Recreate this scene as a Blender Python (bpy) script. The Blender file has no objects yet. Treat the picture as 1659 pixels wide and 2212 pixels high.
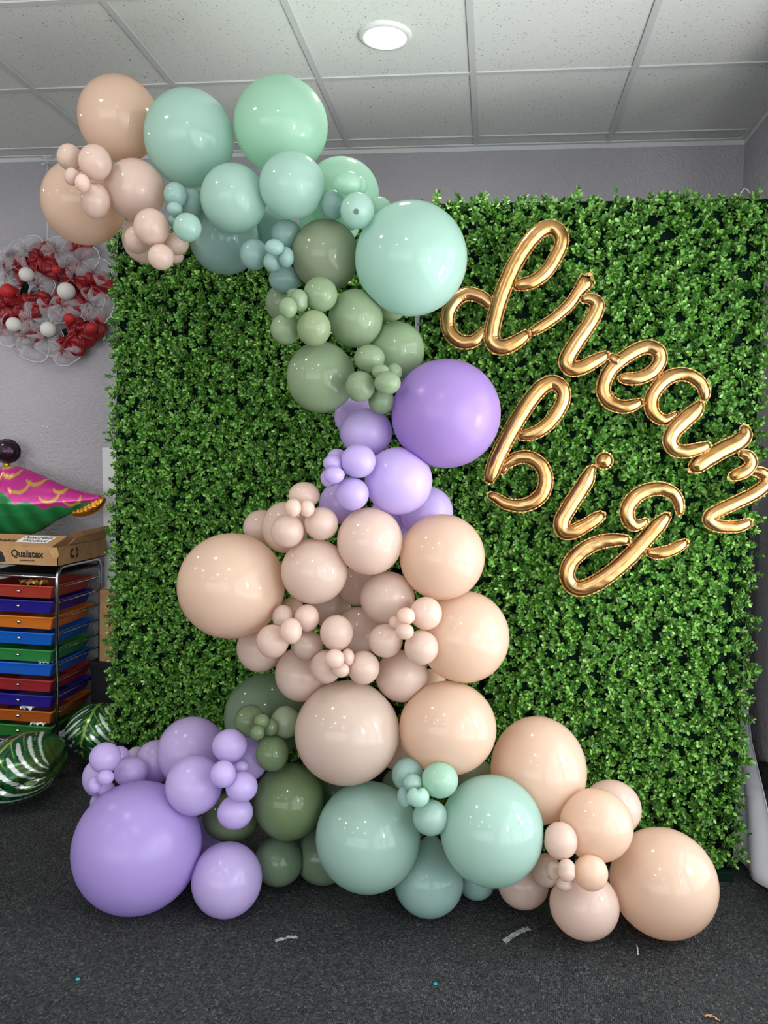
import bpy, bmesh, math, random
import numpy as np
from mathutils import Vector, Matrix

# ---------------------------------------------------------------- camera, world, lights, exposure
scene = bpy.context.scene
COL = scene.collection
HC = 1.5                                   # eye height
FPX, YAW, PITCH, ROLL = 1739.43, -0.131539, -0.060394, 0.0267786
cam_d = bpy.data.cameras.new('camera')
cam = bpy.data.objects.new('camera', cam_d); COL.objects.link(cam)
cam_d.sensor_fit = 'VERTICAL'; cam_d.sensor_height = 36.0
cam_d.lens = 36.0 * FPX / 2212.0
cam_d.clip_start = 0.05; cam_d.clip_end = 100
_f = Vector((math.sin(YAW) * math.cos(PITCH), math.cos(YAW) * math.cos(PITCH), math.sin(PITCH)))
_r = Vector((math.cos(YAW), -math.sin(YAW), 0)); _u = _r.cross(_f)
_r2 = math.cos(ROLL) * _r + math.sin(ROLL) * _u
_u2 = -math.sin(ROLL) * _r + math.cos(ROLL) * _u
cam.matrix_world = Matrix(((_r2.x, _u2.x, -_f.x, 0), (_r2.y, _u2.y, -_f.y, 0), (_r2.z, _u2.z, -_f.z, HC), (0, 0, 0, 1)))
scene.camera = cam

world = bpy.data.worlds.new('daylight'); scene.world = world; world.use_nodes = True
wb = world.node_tree.nodes['Background']
wb.inputs['Color'].default_value = (0.80, 0.90, 1.0, 1); wb.inputs['Strength'].default_value = 2.0

WINDOW_POWER = 185.0
GROUND_POWER = 76.0
GLARE_POWER = 14.0
FRONT_POWER = 110.0
LAMP_STRENGTH = 210.0
def area_light(name, loc, rot, sx, sy, power, color):
    d = bpy.data.lights.new(name, 'AREA'); d.shape = 'RECTANGLE'; d.size = sx; d.size_y = sy
    d.energy = power; d.color = color
    o = bpy.data.objects.new(name, d); COL.objects.link(o); o.location = loc; o.rotation_euler = rot
    return o
# daylight outside the long storefront glazing in the right wall: open sky, an upward lamp added for pavement bounce on the ceiling,
# and two small lamps added for bright glints on the balloons
area_light('daylight_sky', (1.75, 0.0, 1.55), (0, math.radians(90), 0), 2.4, 6.0, WINDOW_POWER, (0.95, 0.98, 1.0))
area_light('pavement_bounce_fill', (1.95, 0.2, 0.05), (0, math.radians(140), 0), 1.2, 6.0, GROUND_POWER, (1.0, 0.98, 0.94))
area_light('glint_lamp', (1.6, 2.05, 1.30), (0, math.radians(90), 0), 0.62, 0.24, GLARE_POWER, (1.0, 0.99, 0.97))
area_light('glint_lamp', (1.6, 0.55, 1.55), (0, math.radians(90), 0), 0.50, 0.20, GLARE_POWER * .8, (1.0, 0.99, 0.97))
area_light('front_fill', (-2.4, -3.8, 1.5), (math.radians(90), 0, 0), 6.0, 2.2, FRONT_POWER, (0.97, 0.99, 1.0))  # fill lamp added behind the viewer to flatten the shading
scene.cycles.max_bounces = 5; scene.cycles.diffuse_bounces = 3; scene.cycles.glossy_bounces = 2; scene.cycles.transmission_bounces = 3
scene.cycles.use_light_tree = False; scene.cycles.adaptive_threshold = 0.05     # keeps the full-size render quick

vs = scene.view_settings
vs.view_transform = 'Standard'; vs.look = 'None'; vs.gamma = 1.0; vs.exposure = 0.09
vs.use_curve_mapping = False

# ---------------------------------------------------------------- helpers
def srgb(r, g, b):
    def c(v):
        v /= 255.0
        return v / 12.92 if v <= 0.04045 else ((v + 0.055) / 1.055) ** 2.4
    return (c(r), c(g), c(b), 1.0)

def tag(o, label=None, cat=None, group=None, kind=None):
    if label: o['label'] = label
    if cat: o['category'] = cat
    if group: o['group'] = group
    if kind: o['kind'] = kind
    return o

def empty(name, loc=(0, 0, 0), rz=0.0):
    o = bpy.data.objects.new(name, None); COL.objects.link(o)
    o.location = loc; o.rotation_euler = (0, 0, rz); o.empty_display_size = 0.05
    return o

def link(name, me, mat=None, parent=None, loc=None, smooth=False):
    if mat is not None and len(me.materials) == 0: me.materials.append(mat)
    o = bpy.data.objects.new(name, me); COL.objects.link(o)
    if parent is not None: o.parent = parent
    if loc is not None: o.location = loc
    if smooth and len(me.polygons): me.polygons.foreach_set('use_smooth', [True] * len(me.polygons))
    return o

class MB:
    """collects simple shapes for one mesh"""
    def __init__(s): s.v = []; s.f = []
    def add(s, v, f):
        n = len(s.v); s.v += [tuple(p) for p in v]; s.f += [tuple(i + n for i in q) for q in f]; return s
    def box(s, x0, x1, y0, y1, z0, z1):
        return s.add([(x0, y0, z0), (x1, y0, z0), (x1, y1, z0), (x0, y1, z0), (x0, y0, z1), (x1, y0, z1), (x1, y1, z1), (x0, y1, z1)],
                     [(0, 3, 2, 1), (4, 5, 6, 7), (0, 1, 5, 4), (1, 2, 6, 5), (2, 3, 7, 6), (3, 0, 4, 7)])
    def tube(s, pts, r, n=10, cap=True):
        pts = [Vector(p) for p in pts]; rings = []
        up = Vector((0.13, 0.21, 0.97)).normalized(); prev = None
        for i, p in enumerate(pts):
            t = (pts[min(i + 1, len(pts) - 1)] - pts[max(i - 1, 0)]).normalized()
            if prev is None:
                a = t.cross(up)
                if a.length < 0.1: a = t.cross(Vector((1, 0, 0)))
                a.normalize()
            else:
                a = (prev - t * prev.dot(t)).normalized()
            prev = a; b = t.cross(a)
            rr = r[i] if isinstance(r, (list, tuple)) else r
            rings.append([p + (a * math.cos(2 * math.pi * k / n) + b * math.sin(2 * math.pi * k / n)) * rr for k in range(n)])
        v = [q for ring in rings for q in ring]; f = []
        for i in range(len(rings) - 1):
            for k in range(n):
                f.append((i * n + k, i * n + (k + 1) % n, (i + 1) * n + (k + 1) % n, (i + 1) * n + k))
        if cap:
            f.append(tuple(reversed(range(n)))); f.append(tuple(range((len(rings) - 1) * n, len(rings) * n)))
        return s.add(v, f)
    def lathe(s, prof, n=32, origin=(0, 0, 0)):
        v = []; f = []; ox, oy, oz = origin
        for (r, z) in prof:
            for k in range(n):
                a = 2 * math.pi * k / n; v.append((ox + r * math.cos(a), oy + r * math.sin(a), oz + z))
        for i in range(len(prof) - 1):
            for k in range(n):
                f.append((i * n + k, i * n + (k + 1) % n, (i + 1) * n + (k + 1) % n, (i + 1) * n + k))
        return s.add(v, f)
    def mesh(s, name, bevel=0.0):
        me = bpy.data.meshes.new(name); me.from_pydata(s.v, [], s.f); me.update()
        if bevel > 0:
            bm = bmesh.new(); bm.from_mesh(me)
            bmesh.ops.bevel(bm, geom=bm.edges[:], offset=bevel, segments=2, affect='EDGES', profile=0.6)
            bm.to_mesh(me); bm.free()
        return me
    def build(s, name, mat, parent=None, loc=None, smooth=False, bevel=0.0):
        o = link(name, s.mesh(name, bevel), mat, parent, loc, smooth)
        return o

def principled(name, color, rough=0.5, metal=0.0, spec=0.5, **kw):
    m = bpy.data.materials.new(name); m.use_nodes = True
    b = m.node_tree.nodes['Principled BSDF']
    b.inputs['Base Color'].default_value = color; b.inputs['Roughness'].default_value = rough
    b.inputs['Metallic'].default_value = metal; b.inputs['Specular IOR Level'].default_value = spec
    for k, v in kw.items(): b.inputs[k.replace('_', ' ')].default_value = v
    return m
def N(m, t, **kw):
    n = m.node_tree.nodes.new(t)
    for k, v in kw.items():
        if k in n.inputs.keys(): n.inputs[k].default_value = v
        else: setattr(n, k, v)
    return n
def L(m, a, b): m.node_tree.links.new(a, b)
def ramp(m, stops):
    n = N(m, 'ShaderNodeValToRGB'); e = n.color_ramp.elements
    while len(e) < len(stops): e.new(0.5)
    for x, (p, c) in zip(e, stops): x.position = p; x.color = c
    return n
def bump_noise(m, scale, strength, dist=0.01, detail=3.0, coord='Object'):
    b = m.node_tree.nodes['Principled BSDF']
    tc = N(m, 'ShaderNodeTexCoord'); no = N(m, 'ShaderNodeTexNoise', Scale=scale, Detail=detail)
    L(m, tc.outputs[coord], no.inputs['Vector'])
    bp = N(m, 'ShaderNodeBump', Strength=strength, Distance=dist)
    L(m, no.outputs['Fac'], bp.inputs['Height']); L(m, bp.outputs['Normal'], b.inputs['Normal'])
    return no, bp
def vary(m, c0, c1, scale, detail=4.0, p0=0.35, p1=0.65):
    b = m.node_tree.nodes['Principled BSDF']
    tc = N(m, 'ShaderNodeTexCoord'); no = N(m, 'ShaderNodeTexNoise', Scale=scale, Detail=detail)
    L(m, tc.outputs['Object'], no.inputs['Vector'])
    r = ramp(m, [(p0, c0), (p1, c1)]); L(m, no.outputs['Fac'], r.inputs['Fac']); L(m, r.outputs['Color'], b.inputs['Base Color'])
    return r

# ---------------------------------------------------------------- materials
M = {}
m = principled('wall_paint', srgb(172, 168, 172), 0.85, spec=0.25); vary(m, srgb(168, 164, 168), srgb(176, 172, 176), 1.3)
bump_noise(m, 80.0, 0.9, 0.010, 2.0); M['wall'] = m
m = principled('white_wall_paint', srgb(226, 224, 220), 0.8, spec=0.25); bump_noise(m, 95.0, 0.4, 0.006, 2.0); M['white_wall'] = m
m = principled('ceiling_tile', srgb(212, 212, 208), 0.9, spec=0.2)
b = m.node_tree.nodes['Principled BSDF']; tc = N(m, 'ShaderNodeTexCoord'); oi = N(m, 'ShaderNodeObjectInfo')
ad = N(m, 'ShaderNodeVectorMath', operation='ADD'); sc = N(m, 'ShaderNodeVectorMath', operation='SCALE')
cmb = N(m, 'ShaderNodeCombineXYZ')
L(m, oi.outputs['Random'], cmb.inputs[0]); L(m, oi.outputs['Random'], cmb.inputs[1])
L(m, cmb.outputs[0], sc.inputs[0]); sc.inputs['Scale'].default_value = 37.0
L(m, tc.outputs['Object'], ad.inputs[0]); L(m, sc.outputs[0], ad.inputs[1])
wn = N(m, 'ShaderNodeTexNoise', Scale=30.0, Detail=2.0); L(m, ad.outputs[0], wn.inputs['Vector'])
wv = N(m, 'ShaderNodeVectorMath', operation='SCALE'); L(m, wn.outputs['Color'], wv.inputs[0]); wv.inputs['Scale'].default_value = 0.04
ad2 = N(m, 'ShaderNodeVectorMath', operation='ADD'); L(m, ad.outputs[0], ad2.inputs[0]); L(m, wv.outputs[0], ad2.inputs[1])
vo = N(m, 'ShaderNodeTexVoronoi', Scale=95.0); L(m, ad2.outputs[0], vo.inputs['Vector'])
rp = ramp(m, [(0.10, (0, 0, 0, 1)), (0.19, (1, 1, 1, 1))]); L(m, vo.outputs['Distance'], rp.inputs['Fac'])
sel = N(m, 'ShaderNodeMath', operation='GREATER_THAN'); sel.inputs[1].default_value = 0.70
L(m, vo.outputs['Color'], sel.inputs[0])
mx0 = N(m, 'ShaderNodeMath', operation='MAXIMUM'); L(m, rp.outputs['Color'], mx0.inputs[0]); L(m, sel.outputs[0], mx0.inputs[1])
mc = N(m, 'ShaderNodeMix', data_type='RGBA'); mc.inputs[6].default_value = srgb(86, 84, 80); mc.inputs[7].default_value = srgb(224, 224, 219)
L(m, mx0.outputs[0], mc.inputs[0]); L(m, mc.outputs[2], b.inputs['Base Color'])
no = N(m, 'ShaderNodeTexNoise', Scale=160.0, Detail=3.0); L(m, ad.outputs[0], no.inputs['Vector'])
hh = N(m, 'ShaderNodeMath', operation='MULTIPLY_ADD'); hh.inputs[1].default_value = 0.35
L(m, no.outputs['Fac'], hh.inputs[0]); L(m, mx0.outputs[0], hh.inputs[2])
bp = N(m, 'ShaderNodeBump', Strength=0.6, Distance=0.003); L(m, hh.outputs[0], bp.inputs['Height']); L(m, bp.outputs['Normal'], b.inputs['Normal'])
M['tile'] = m
M['tbar'] = principled('white_painted_metal', srgb(205, 205, 203), 0.45); bump_noise(M['tbar'], 20, 0.03)
# carpet: ribbed loop pile, charcoal with lighter flecks
m = principled('carpet', srgb(62, 64, 66), 1.0, spec=0.1); b = m.node_tree.nodes['Principled BSDF']
tc = N(m, 'ShaderNodeTexCoord'); mp = N(m, 'ShaderNodeMapping'); mp.inputs['Rotation'].default_value = (0, 0, math.radians(7)); mp.inputs['Scale'].default_value = (185, 125, 1)
L(m, tc.outputs['Object'], mp.inputs['Vector'])
vo = N(m, 'ShaderNodeTexVoronoi', Scale=1.0); vo.inputs['Randomness'].default_value = 0.75; L(m, mp.outputs[0], vo.inputs['Vector'])
no = N(m, 'ShaderNodeTexNoise', Scale=3.0, Detail=5.0); L(m, tc.outputs['Object'], no.inputs['Vector'])
rp = ramp(m, [(0.0, srgb(40, 41, 42)), (0.5, srgb(56, 57, 58)), (0.9, srgb(66, 67, 68)), (1.0, srgb(86, 87, 88))])
sp = N(m, 'ShaderNodeSeparateColor'); L(m, vo.outputs['Color'], sp.inputs[0]); L(m, sp.outputs[0], rp.inputs['Fac'])
rp2 = ramp(m, [(0.3, (0.86, 0.86, 0.86, 1)), (0.7, (1.1, 1.1, 1.1, 1))]); L(m, no.outputs['Fac'], rp2.inputs['Fac'])
mu = N(m, 'ShaderNodeMix', data_type='RGBA', blend_type='MULTIPLY'); mu.inputs[0].default_value = 1.0
L(m, rp.outputs['Color'], mu.inputs[6]); L(m, rp2.outputs['Color'], mu.inputs[7]); L(m, mu.outputs[2], b.inputs['Base Color'])
inv = N(m, 'ShaderNodeMath', operation='SUBTRACT'); inv.inputs[0].default_value = 1.0; L(m, vo.outputs['Distance'], inv.inputs[1])
bp = N(m, 'ShaderNodeBump', Strength=1.0, Distance=0.006); L(m, inv.outputs[0], bp.inputs['Height']); L(m, bp.outputs['Normal'], b.inputs['Normal'])
M['carpet'] = m

def balloon_mat(name, c, trans=0.48, rough=0.10):
    m = principled('latex_' + name, c, rough, spec=0.45)
    nt = m.node_tree; b = nt.nodes['Principled BSDF']; out = nt.nodes['Material Output']
    oi = N(m, 'ShaderNodeObjectInfo'); hs = N(m, 'ShaderNodeHueSaturation'); hs.inputs['Color'].default_value = c
    mr = N(m, 'ShaderNodeMapRange'); mr.inputs[3].default_value = 0.94; mr.inputs[4].default_value = 1.05
    L(m, oi.outputs['Random'], mr.inputs[0]); L(m, mr.outputs[0], hs.inputs['Value'])
    L(m, hs.outputs[0], b.inputs['Base Color'])
    tr = N(m, 'ShaderNodeBsdfTranslucent'); mx = N(m, 'ShaderNodeMixShader'); mx.inputs[0].default_value = trans
    L(m, hs.outputs[0], tr.inputs['Color'])
    L(m, b.outputs[0], mx.inputs[1]); L(m, tr.outputs[0], mx.inputs[2]); L(m, mx.outputs[0], out.inputs['Surface'])
    return m
BC = {'peach': balloon_mat('peach', srgb(236, 208, 186)), 'peach2': balloon_mat('blush_peach', srgb(226, 205, 190)),
      'blush': balloon_mat('blush', srgb(232, 208, 194)), 'mint': balloon_mat('mint', srgb(185, 216, 203)),
      'ltmint': balloon_mat('bright_mint', srgb(182, 218, 196)), 'teal': balloon_mat('teal_mint', srgb(173, 204, 196)),
      'olive': balloon_mat('olive_sage', srgb(168, 180, 150)), 'sage': balloon_mat('sage', srgb(162, 182, 146)),
      'ltsage': balloon_mat('bright_sage', srgb(168, 184, 144)), 'dksage': balloon_mat('dark_sage', srgb(128, 150, 122)),
      'moss2': balloon_mat('deep_moss', srgb(126, 146, 106)), 'moss': balloon_mat('moss_sage', srgb(132, 150, 112)), 'violet': balloon_mat('violet', srgb(180, 151, 210), rough=0.26), 'violet2': balloon_mat('soft_violet', srgb(191, 169, 228), rough=0.26),
      'lavender': balloon_mat('lavender', srgb(212, 193, 238), rough=0.2), 'pale': balloon_mat('pale_lavender', srgb(214, 207, 232))}

def leaf_mat(name, stops):
    m = principled(name, stops[0][1], 0.36, spec=0.5); nt = m.node_tree; b = nt.nodes['Principled BSDF']; out = nt.nodes['Material Output']
    g = N(m, 'ShaderNodeNewGeometry'); r = ramp(m, stops); L(m, g.outputs['Random Per Island'], r.inputs['Fac'])
    L(m, r.outputs['Color'], b.inputs['Base Color'])
    tr = N(m, 'ShaderNodeBsdfTranslucent'); mx = N(m, 'ShaderNodeMixShader'); mx.inputs[0].default_value = 0.15
    L(m, r.outputs['Color'], tr.inputs['Color']); L(m, b.outputs[0], mx.inputs[1]); L(m, tr.outputs[0], mx.inputs[2]); L(m, mx.outputs[0], out.inputs['Surface'])
    return m
M['leaf'] = leaf_mat('boxwood_leaf', [(0.0, srgb(38, 74, 22)), (0.4, srgb(68, 124, 40)), (0.75, srgb(112, 168, 64)), (1.0, srgb(172, 212, 118))])
M['green_frame'] = principled('dark_green_painted', srgb(12, 36, 26), 0.85, spec=0.1); bump_noise(M['green_frame'], 40, 0.1)
m = principled('gold_foil', srgb(194, 150, 96), 0.27, 1.0); vary(m, srgb(188, 142, 86), srgb(202, 160, 110), 9.0)
bump_noise(m, 45.0, 0.05, 0.003, 2.0); M['gold'] = m
M['seam'] = principled('gold_foil_seam', srgb(188, 138, 88), 0.36, 1.0); bump_noise(M['seam'], 220.0, 0.6, 0.003, 2.0)
M['chrome'] = principled('chrome', srgb(200, 202, 205), 0.15, 1.0); bump_noise(M['chrome'], 90, 0.02)
M['black'] = principled('black_plastic', srgb(18, 18, 20), 0.55, spec=0.3); bump_noise(M['black'], 60, 0.08)
m = principled('cardboard', srgb(176, 136, 92), 0.85, spec=0.2); vary(m, srgb(168, 128, 86), srgb(184, 144, 100), 14.0); bump_noise(m, 70, 0.12, 0.004); M['card'] = m
M['ink'] = principled('black_ink', srgb(24, 20, 20), 0.7); bump_noise(M['ink'], 300, 0.02)
M['paper'] = principled('white_paper', srgb(228, 226, 224), 0.7); bump_noise(M['paper'], 80, 0.04)
m = principled('white_board', srgb(214, 212, 214), 0.6); bump_noise(m, 30, 0.03); M['board'] = m
m = principled('white_cloth', srgb(240, 240, 248), 0.85, spec=0.2); bump_noise(m, 240, 0.1, 0.002); M['cloth'] = m
m = principled('brown_wood', srgb(96, 70, 54), 0.6); vary(m, srgb(86, 62, 48), srgb(106, 78, 60), 20.0); M['wood'] = m
def plastic(name, c):
    m = principled('plastic_' + name, c, 0.35); bump_noise(m, 50, 0.05)
    return m
PL = {'red': plastic('red', srgb(168, 58, 42)), 'navy': plastic('navy', srgb(36, 28, 132)), 'orange': plastic('orange', srgb(206, 112, 28)),
      'blue': plastic('blue', srgb(20, 92, 190)), 'green': plastic('green', srgb(48, 130, 62)), 'red2': plastic('dark_red', srgb(150, 40, 40)),
      'brown': plastic('brown_orange', srgb(170, 84, 26)), 'green2': plastic('dark_green', srgb(46, 116, 48))}
m = principled('frosted_clear', (0.6, 0.6, 0.62, 1), 0.15); b = m.node_tree.nodes['Principled BSDF']; b.inputs['Alpha'].default_value = 0.30; bump_noise(m, 80, 0.3); M['clear'] = m
# ---------------------------------------------------------------- the room
XL, XR, YF, YB, ZC = -6.0, 1.094, -3.3, 3.954, 3.018
def struct(name, mb, mat, parent=None):
    o = mb.build(name, mat, parent)
    if parent is None: o['kind'] = 'structure'
    return o
floor = struct('floor', MB().box(XL - .1, XR + .1, YF - .1, YB + .1, -0.05, 0.0), M['carpet'])
wall_back = struct('wall_back', MB().box(XL - .1, XR + .1, YB, YB + .1, 0, 3.15), M['wall'])
struct('wall_left', MB().box(XL - .1, XL, YF, YB, 0, 3.15), M['white_wall'])
FX0, FX1 = -5.3, .5                                        # opening added in the front wall, behind the camera, for fill light
struct('wall_front', MB().box(XL - .1, FX0, YF - .1, YF, 0, 3.15).box(FX1, XR + .1, YF - .1, YF, 0, 3.15).box(FX0, FX1, YF - .1, YF, 0, .45).box(FX0, FX1, YF - .1, YF, 2.55, 3.15), M['white_wall'])
WY0, WY1, WZ0, WZ1 = -2.95, 2.85, 0.22, 2.55
NP = 7
struct('wall_right', MB().box(XR, XR + .1, YF, WY0, 0, 3.15).box(XR, XR + .1, WY1, YB, 0, 3.15)
       .box(XR, XR + .1, WY0, WY1, 0, WZ0).box(XR, XR + .1, WY0, WY1, WZ1, 3.15), M['wall'])
# storefront window in the right wall
alu = principled('dark_aluminium', srgb(70, 70, 72), 0.4, 0.6); bump_noise(alu, 50, 0.03)
win = empty('window_1', (XR + .05, (WY0 + WY1) / 2, WZ0)); win['kind'] = 'structure'
wx = 0.0; wy = (WY0 + WY1) / 2
def wbox(name, y0, y1, z0, z1, t=.03, mat=alu):
    return MB().box(-t, t, y0 - wy, y1 - wy, z0 - WZ0, z1 - WZ0).build(name, mat, win)
wbox('window_frame', WY0, WY0 + .05, WZ0, WZ1); wbox('window_frame', WY1 - .05, WY1, WZ0, WZ1)
wbox('window_frame', WY0, WY1, WZ0, WZ0 + .05); wbox('window_frame', WY0, WY1, WZ1 - .05, WZ1)
for k in range(1, NP):
    y = WY0 + (WY1 - WY0) * k / NP; wbox('mullion', y - .03, y + .03, WZ0, WZ1)
for z in (0.98, 2.02): wbox('transom', WY0, WY1, z - .025, z + .025)
fill_win = empty('fill_window', ((FX0 + FX1) / 2, YF - .05, .45)); fill_win['kind'] = 'structure'  # unseen window, added to go with the frontal fill lamp
for k in range(6):
    x = FX0 + (FX1 - FX0) * k / 5 - (FX0 + FX1) / 2; MB().box(x - .03, x + .03, -.03, .03, 0, 2.1).build('mullion', alu, fill_win)
for z in (0.0, 2.06): MB().box(FX0 - (FX0 + FX1) / 2, FX1 - (FX0 + FX1) / 2, -.03, .03, z, z + .04).build('window_frame', alu, fill_win)
gl = bpy.data.materials.new('window_glass'); gl.use_nodes = True; nt = gl.node_tree; nt.nodes.remove(nt.nodes['Principled BSDF'])
ta = N(gl, 'ShaderNodeBsdfTransparent'); gs = N(gl, 'ShaderNodeBsdfGlossy'); gs.inputs['Roughness'].default_value = 0.02
mx = N(gl, 'ShaderNodeMixShader'); mx.inputs[0].default_value = 0.06
L(gl, ta.outputs[0], mx.inputs[1]); L(gl, gs.outputs[0], mx.inputs[2]); L(gl, mx.outputs[0], nt.nodes['Material Output'].inputs['Surface'])
zs = [WZ0 + .05, 0.98, 2.02, WZ1 - .05]
for k in range(NP):
    for j in range(3):
        y0 = WY0 + (WY1 - WY0) * k / NP; y1 = WY0 + (WY1 - WY0) * (k + 1) / NP
        wbox('pane', y0 + .03, y1 - .03, zs[j] + .02, zs[j + 1] - .02, .003, gl)
for k in range(5):
    x0 = FX0 + (FX1 - FX0) * k / 5 - (FX0 + FX1) / 2; MB().box(x0 + .03, x0 + (FX1 - FX0) / 5 - .03, -.003, .003, .04, 2.06).build('pane', gl, fill_win)
# ceiling: suspended grid with lay-in tiles
ceiling = struct('ceiling', MB().box(XL - .1, XR + .1, YF - .1, YB + .1, 3.10, 3.15), M['tile'])
TS = 0.6096
GX = [-1.9543 + TS * k for k in range(-7, 6)]          # runners going away from the camera
GY = [2.6324 + TS * k for k in range(-10, 3)]          # runners along the back wall
tile_me = MB().box(-TS / 2 + .006, TS / 2 - .006, -TS / 2 + .006, TS / 2 - .006, 0, 0.015).mesh('ceiling_tile')
for i in range(len(GX) - 1):
    for j in range(len(GY) - 1):
        o = link('ceiling_tile', tile_me, M['tile'], ceiling, ((GX[i] + GX[i + 1]) / 2, (GY[j] + GY[j + 1]) / 2, ZC + .006))
dy = YB - GY[-1]
cut_me = MB().box(-TS / 2 + .006, TS / 2 - .006, -dy / 2 + .006, dy / 2 - .002, 0, 0.015).mesh('ceiling_tile_cut')
for i in range(len(GX) - 1):
    link('ceiling_tile', cut_me, M['tile'], ceiling, ((GX[i] + GX[i + 1]) / 2, (GY[-1] + YB) / 2, ZC + .006))
bar_x = MB().box(-.012, .012, YF, YB, ZC, ZC + .005).mesh('grid_runner')
for x in GX: link('grid_runner', bar_x, M['tbar'], ceiling, (x, 0, 0))
bar_y = MB().box(-TS / 2 + .012, TS / 2 - .012, -.011, .011, ZC + .001, ZC + .006).mesh('cross_tee')
for y in GY:
    for i in range(len(GX) - 1): link('cross_tee', bar_y, M['tbar'], ceiling, ((GX[i] + GX[i + 1]) / 2, y, 0))
MB().box(XL, XR, YB - .022, YB, ZC - .002, ZC + .004).box(XL, XR, YB - .003, YB, ZC - .022, ZC).build('wall_angle', M['tbar'], ceiling)
MB().box(XR - .022, XR, YF, YB, ZC - .003, ZC + .003).box(XR - .003, XR, YF, YB, ZC - .022, ZC).build('wall_angle', M['tbar'], ceiling)
# recessed downlights, each with its own light
lens_m = bpy.data.materials.new('lamp_lens'); lens_m.use_nodes = True; nt = lens_m.node_tree; nt.nodes.remove(nt.nodes['Principled BSDF'])
em = N(lens_m, 'ShaderNodeEmission'); em.inputs['Color'].default_value = (1.0, 0.965, 0.92, 1); em.inputs['Strength'].default_value = LAMP_STRENGTH
L(lens_m, em.outputs[0], nt.nodes['Material Output'].inputs['Surface'])
ring_me = MB().lathe([(.066, -.004), (.070, -.010), (.080, -.013), (.091, -.010), (.096, -.003), (.096, .006)], 48).mesh('trim_ring')
lens_me = MB().lathe([(.0005, -.0075), (.068, -.0055)], 24).mesh('lens')
lens_me.flip_normals()
lamp_ring = principled('lamp_trim', srgb(224, 224, 222), 0.4); bump_noise(lamp_ring, 30, 0.02)
def gcx(x): return min(((a + b2) / 2 for a, b2 in zip(GX, GX[1:])), key=lambda q: abs(q - x))
def gcy(y): return min(((a + b2) / 2 for a, b2 in zip(GY, GY[1:])), key=lambda q: abs(q - y))
spots = [(-.43, 2.937), (-1.65, 1.72), (-.43, .5), (-3.48, 2.94), (-3.48, .5), (-4.7, 1.72), (-1.65, -.72), (-.43, -1.94), (-2.87, -1.94), (-4.7, -.72)]  # last four are unseen lamps behind the viewer, added as fill
for k, (x, y) in enumerate(spots):
    r = empty('ceiling_light', (gcx(x), gcy(y), ZC + .006))
    link('trim_ring', ring_me, lamp_ring, r, smooth=True); link('lens', lens_me, lens_m, r, smooth=True)
    if k == 0: tag(r, 'lit round recessed ceiling light with white trim, above the hedge backdrop', 'ceiling light', 'recessed ceiling lights')
    else: tag(r, 'round recessed ceiling light further back in the room, out of view', 'ceiling light', 'recessed ceiling lights')

# ---------------------------------------------------------------- hedge backdrop panels
rng = np.random.default_rng(7)
LV = np.array([(0, 0, 0), (.30, -.30, .05), (.30, 0, -.02), (.30, .30, .05), (.72, -.44, .07), (.72, 0, -.01), (.72, .44, .07), (.93, -.24, .02), (1.0, 0, -.03), (.93, .24, .02)], float)
LF = [(0, 1, 2), (0, 2, 3), (1, 4, 5, 2), (2, 5, 6, 3), (4, 7, 8, 5), (5, 8, 9, 6)]
def sprig_leaves(base, axis, length, nwh, per, size, rg):
    """leaf frames of one sprig: list of (origin, direction, normal, length, width)"""
    axis = axis / np.linalg.norm(axis)
    a = np.cross(axis, rg.normal(size=3)); a /= np.linalg.norm(a); b = np.cross(axis, a)
    out = []
    for k in range(nwh):
        t = (k + .5) / nwh; o = base + axis * length * (0.25 + 0.75 * (k + 1) / nwh)
        elev = math.radians(8 + 50 * t + rg.uniform(-14, 14)); az0 = rg.uniform(0, 6.28)
        for q in range(per):
            az = az0 + 2 * math.pi * q / per + rg.uniform(-.3, .3)
            rad = a * math.cos(az) + b * math.sin(az)
            d = rad * math.cos(elev) + axis * math.sin(elev)
            nrm = axis * math.cos(elev) - rad * math.sin(elev)
            s = size * rg.uniform(.75, 1.15)
            out.append((o, d, nrm, s, s * rg.uniform(.54, .68)))
    return out
def leaves_mesh(name, frames, stem=None):
    n = len(frames)
    O = np.array([f[0] for f in frames]); D = np.array([f[1] for f in frames]); W = np.array([f[2] for f in frames])
    S = np.array([f[3] for f in frames]); Wd = np.array([f[4] for f in frames]); Sd = np.cross(W, D)
    V = (O[:, None] + D[:, None] * (LV[None, :, 0:1] * S[:, None, None]) + Sd[:, None] * (LV[None, :, 1:2] * Wd[:, None, None]) + W[:, None] * (LV[None, :, 2:3] * S[:, None, None])).reshape(-1, 3)
    me = bpy.data.meshes.new(name)
    nl = sum(len(f) for f in LF); loops = np.concatenate([np.array(f) for f in LF])
    starts = np.cumsum([0] + [len(f) for f in LF])[:-1]
    me.vertices.add(len(V)); me.vertices.foreach_set('co', V.ravel())
    me.loops.add(nl * n); me.loops.foreach_set('vertex_index', (loops[None] + 10 * np.arange(n)[:, None]).ravel())
    me.polygons.add(len(LF) * n)
    me.polygons.foreach_set('loop_start', (starts[None] + nl * np.arange(n)[:, None]).ravel())
    me.polygons.foreach_set('use_smooth', np.ones(len(LF) * n, bool))
    me.update(calc_edges=True); me.validate()
    return me
sprig_variants = []
for k in range(8):
    rg = np.random.default_rng(100 + k)
    me = leaves_mesh('leaf_sprig', sprig_leaves(np.zeros(3), np.array([0, 0, 1.0]),   .050, 4, 4, .0200, rg))
    me.materials.append(M['leaf']); sprig_variants.append(me)
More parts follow.
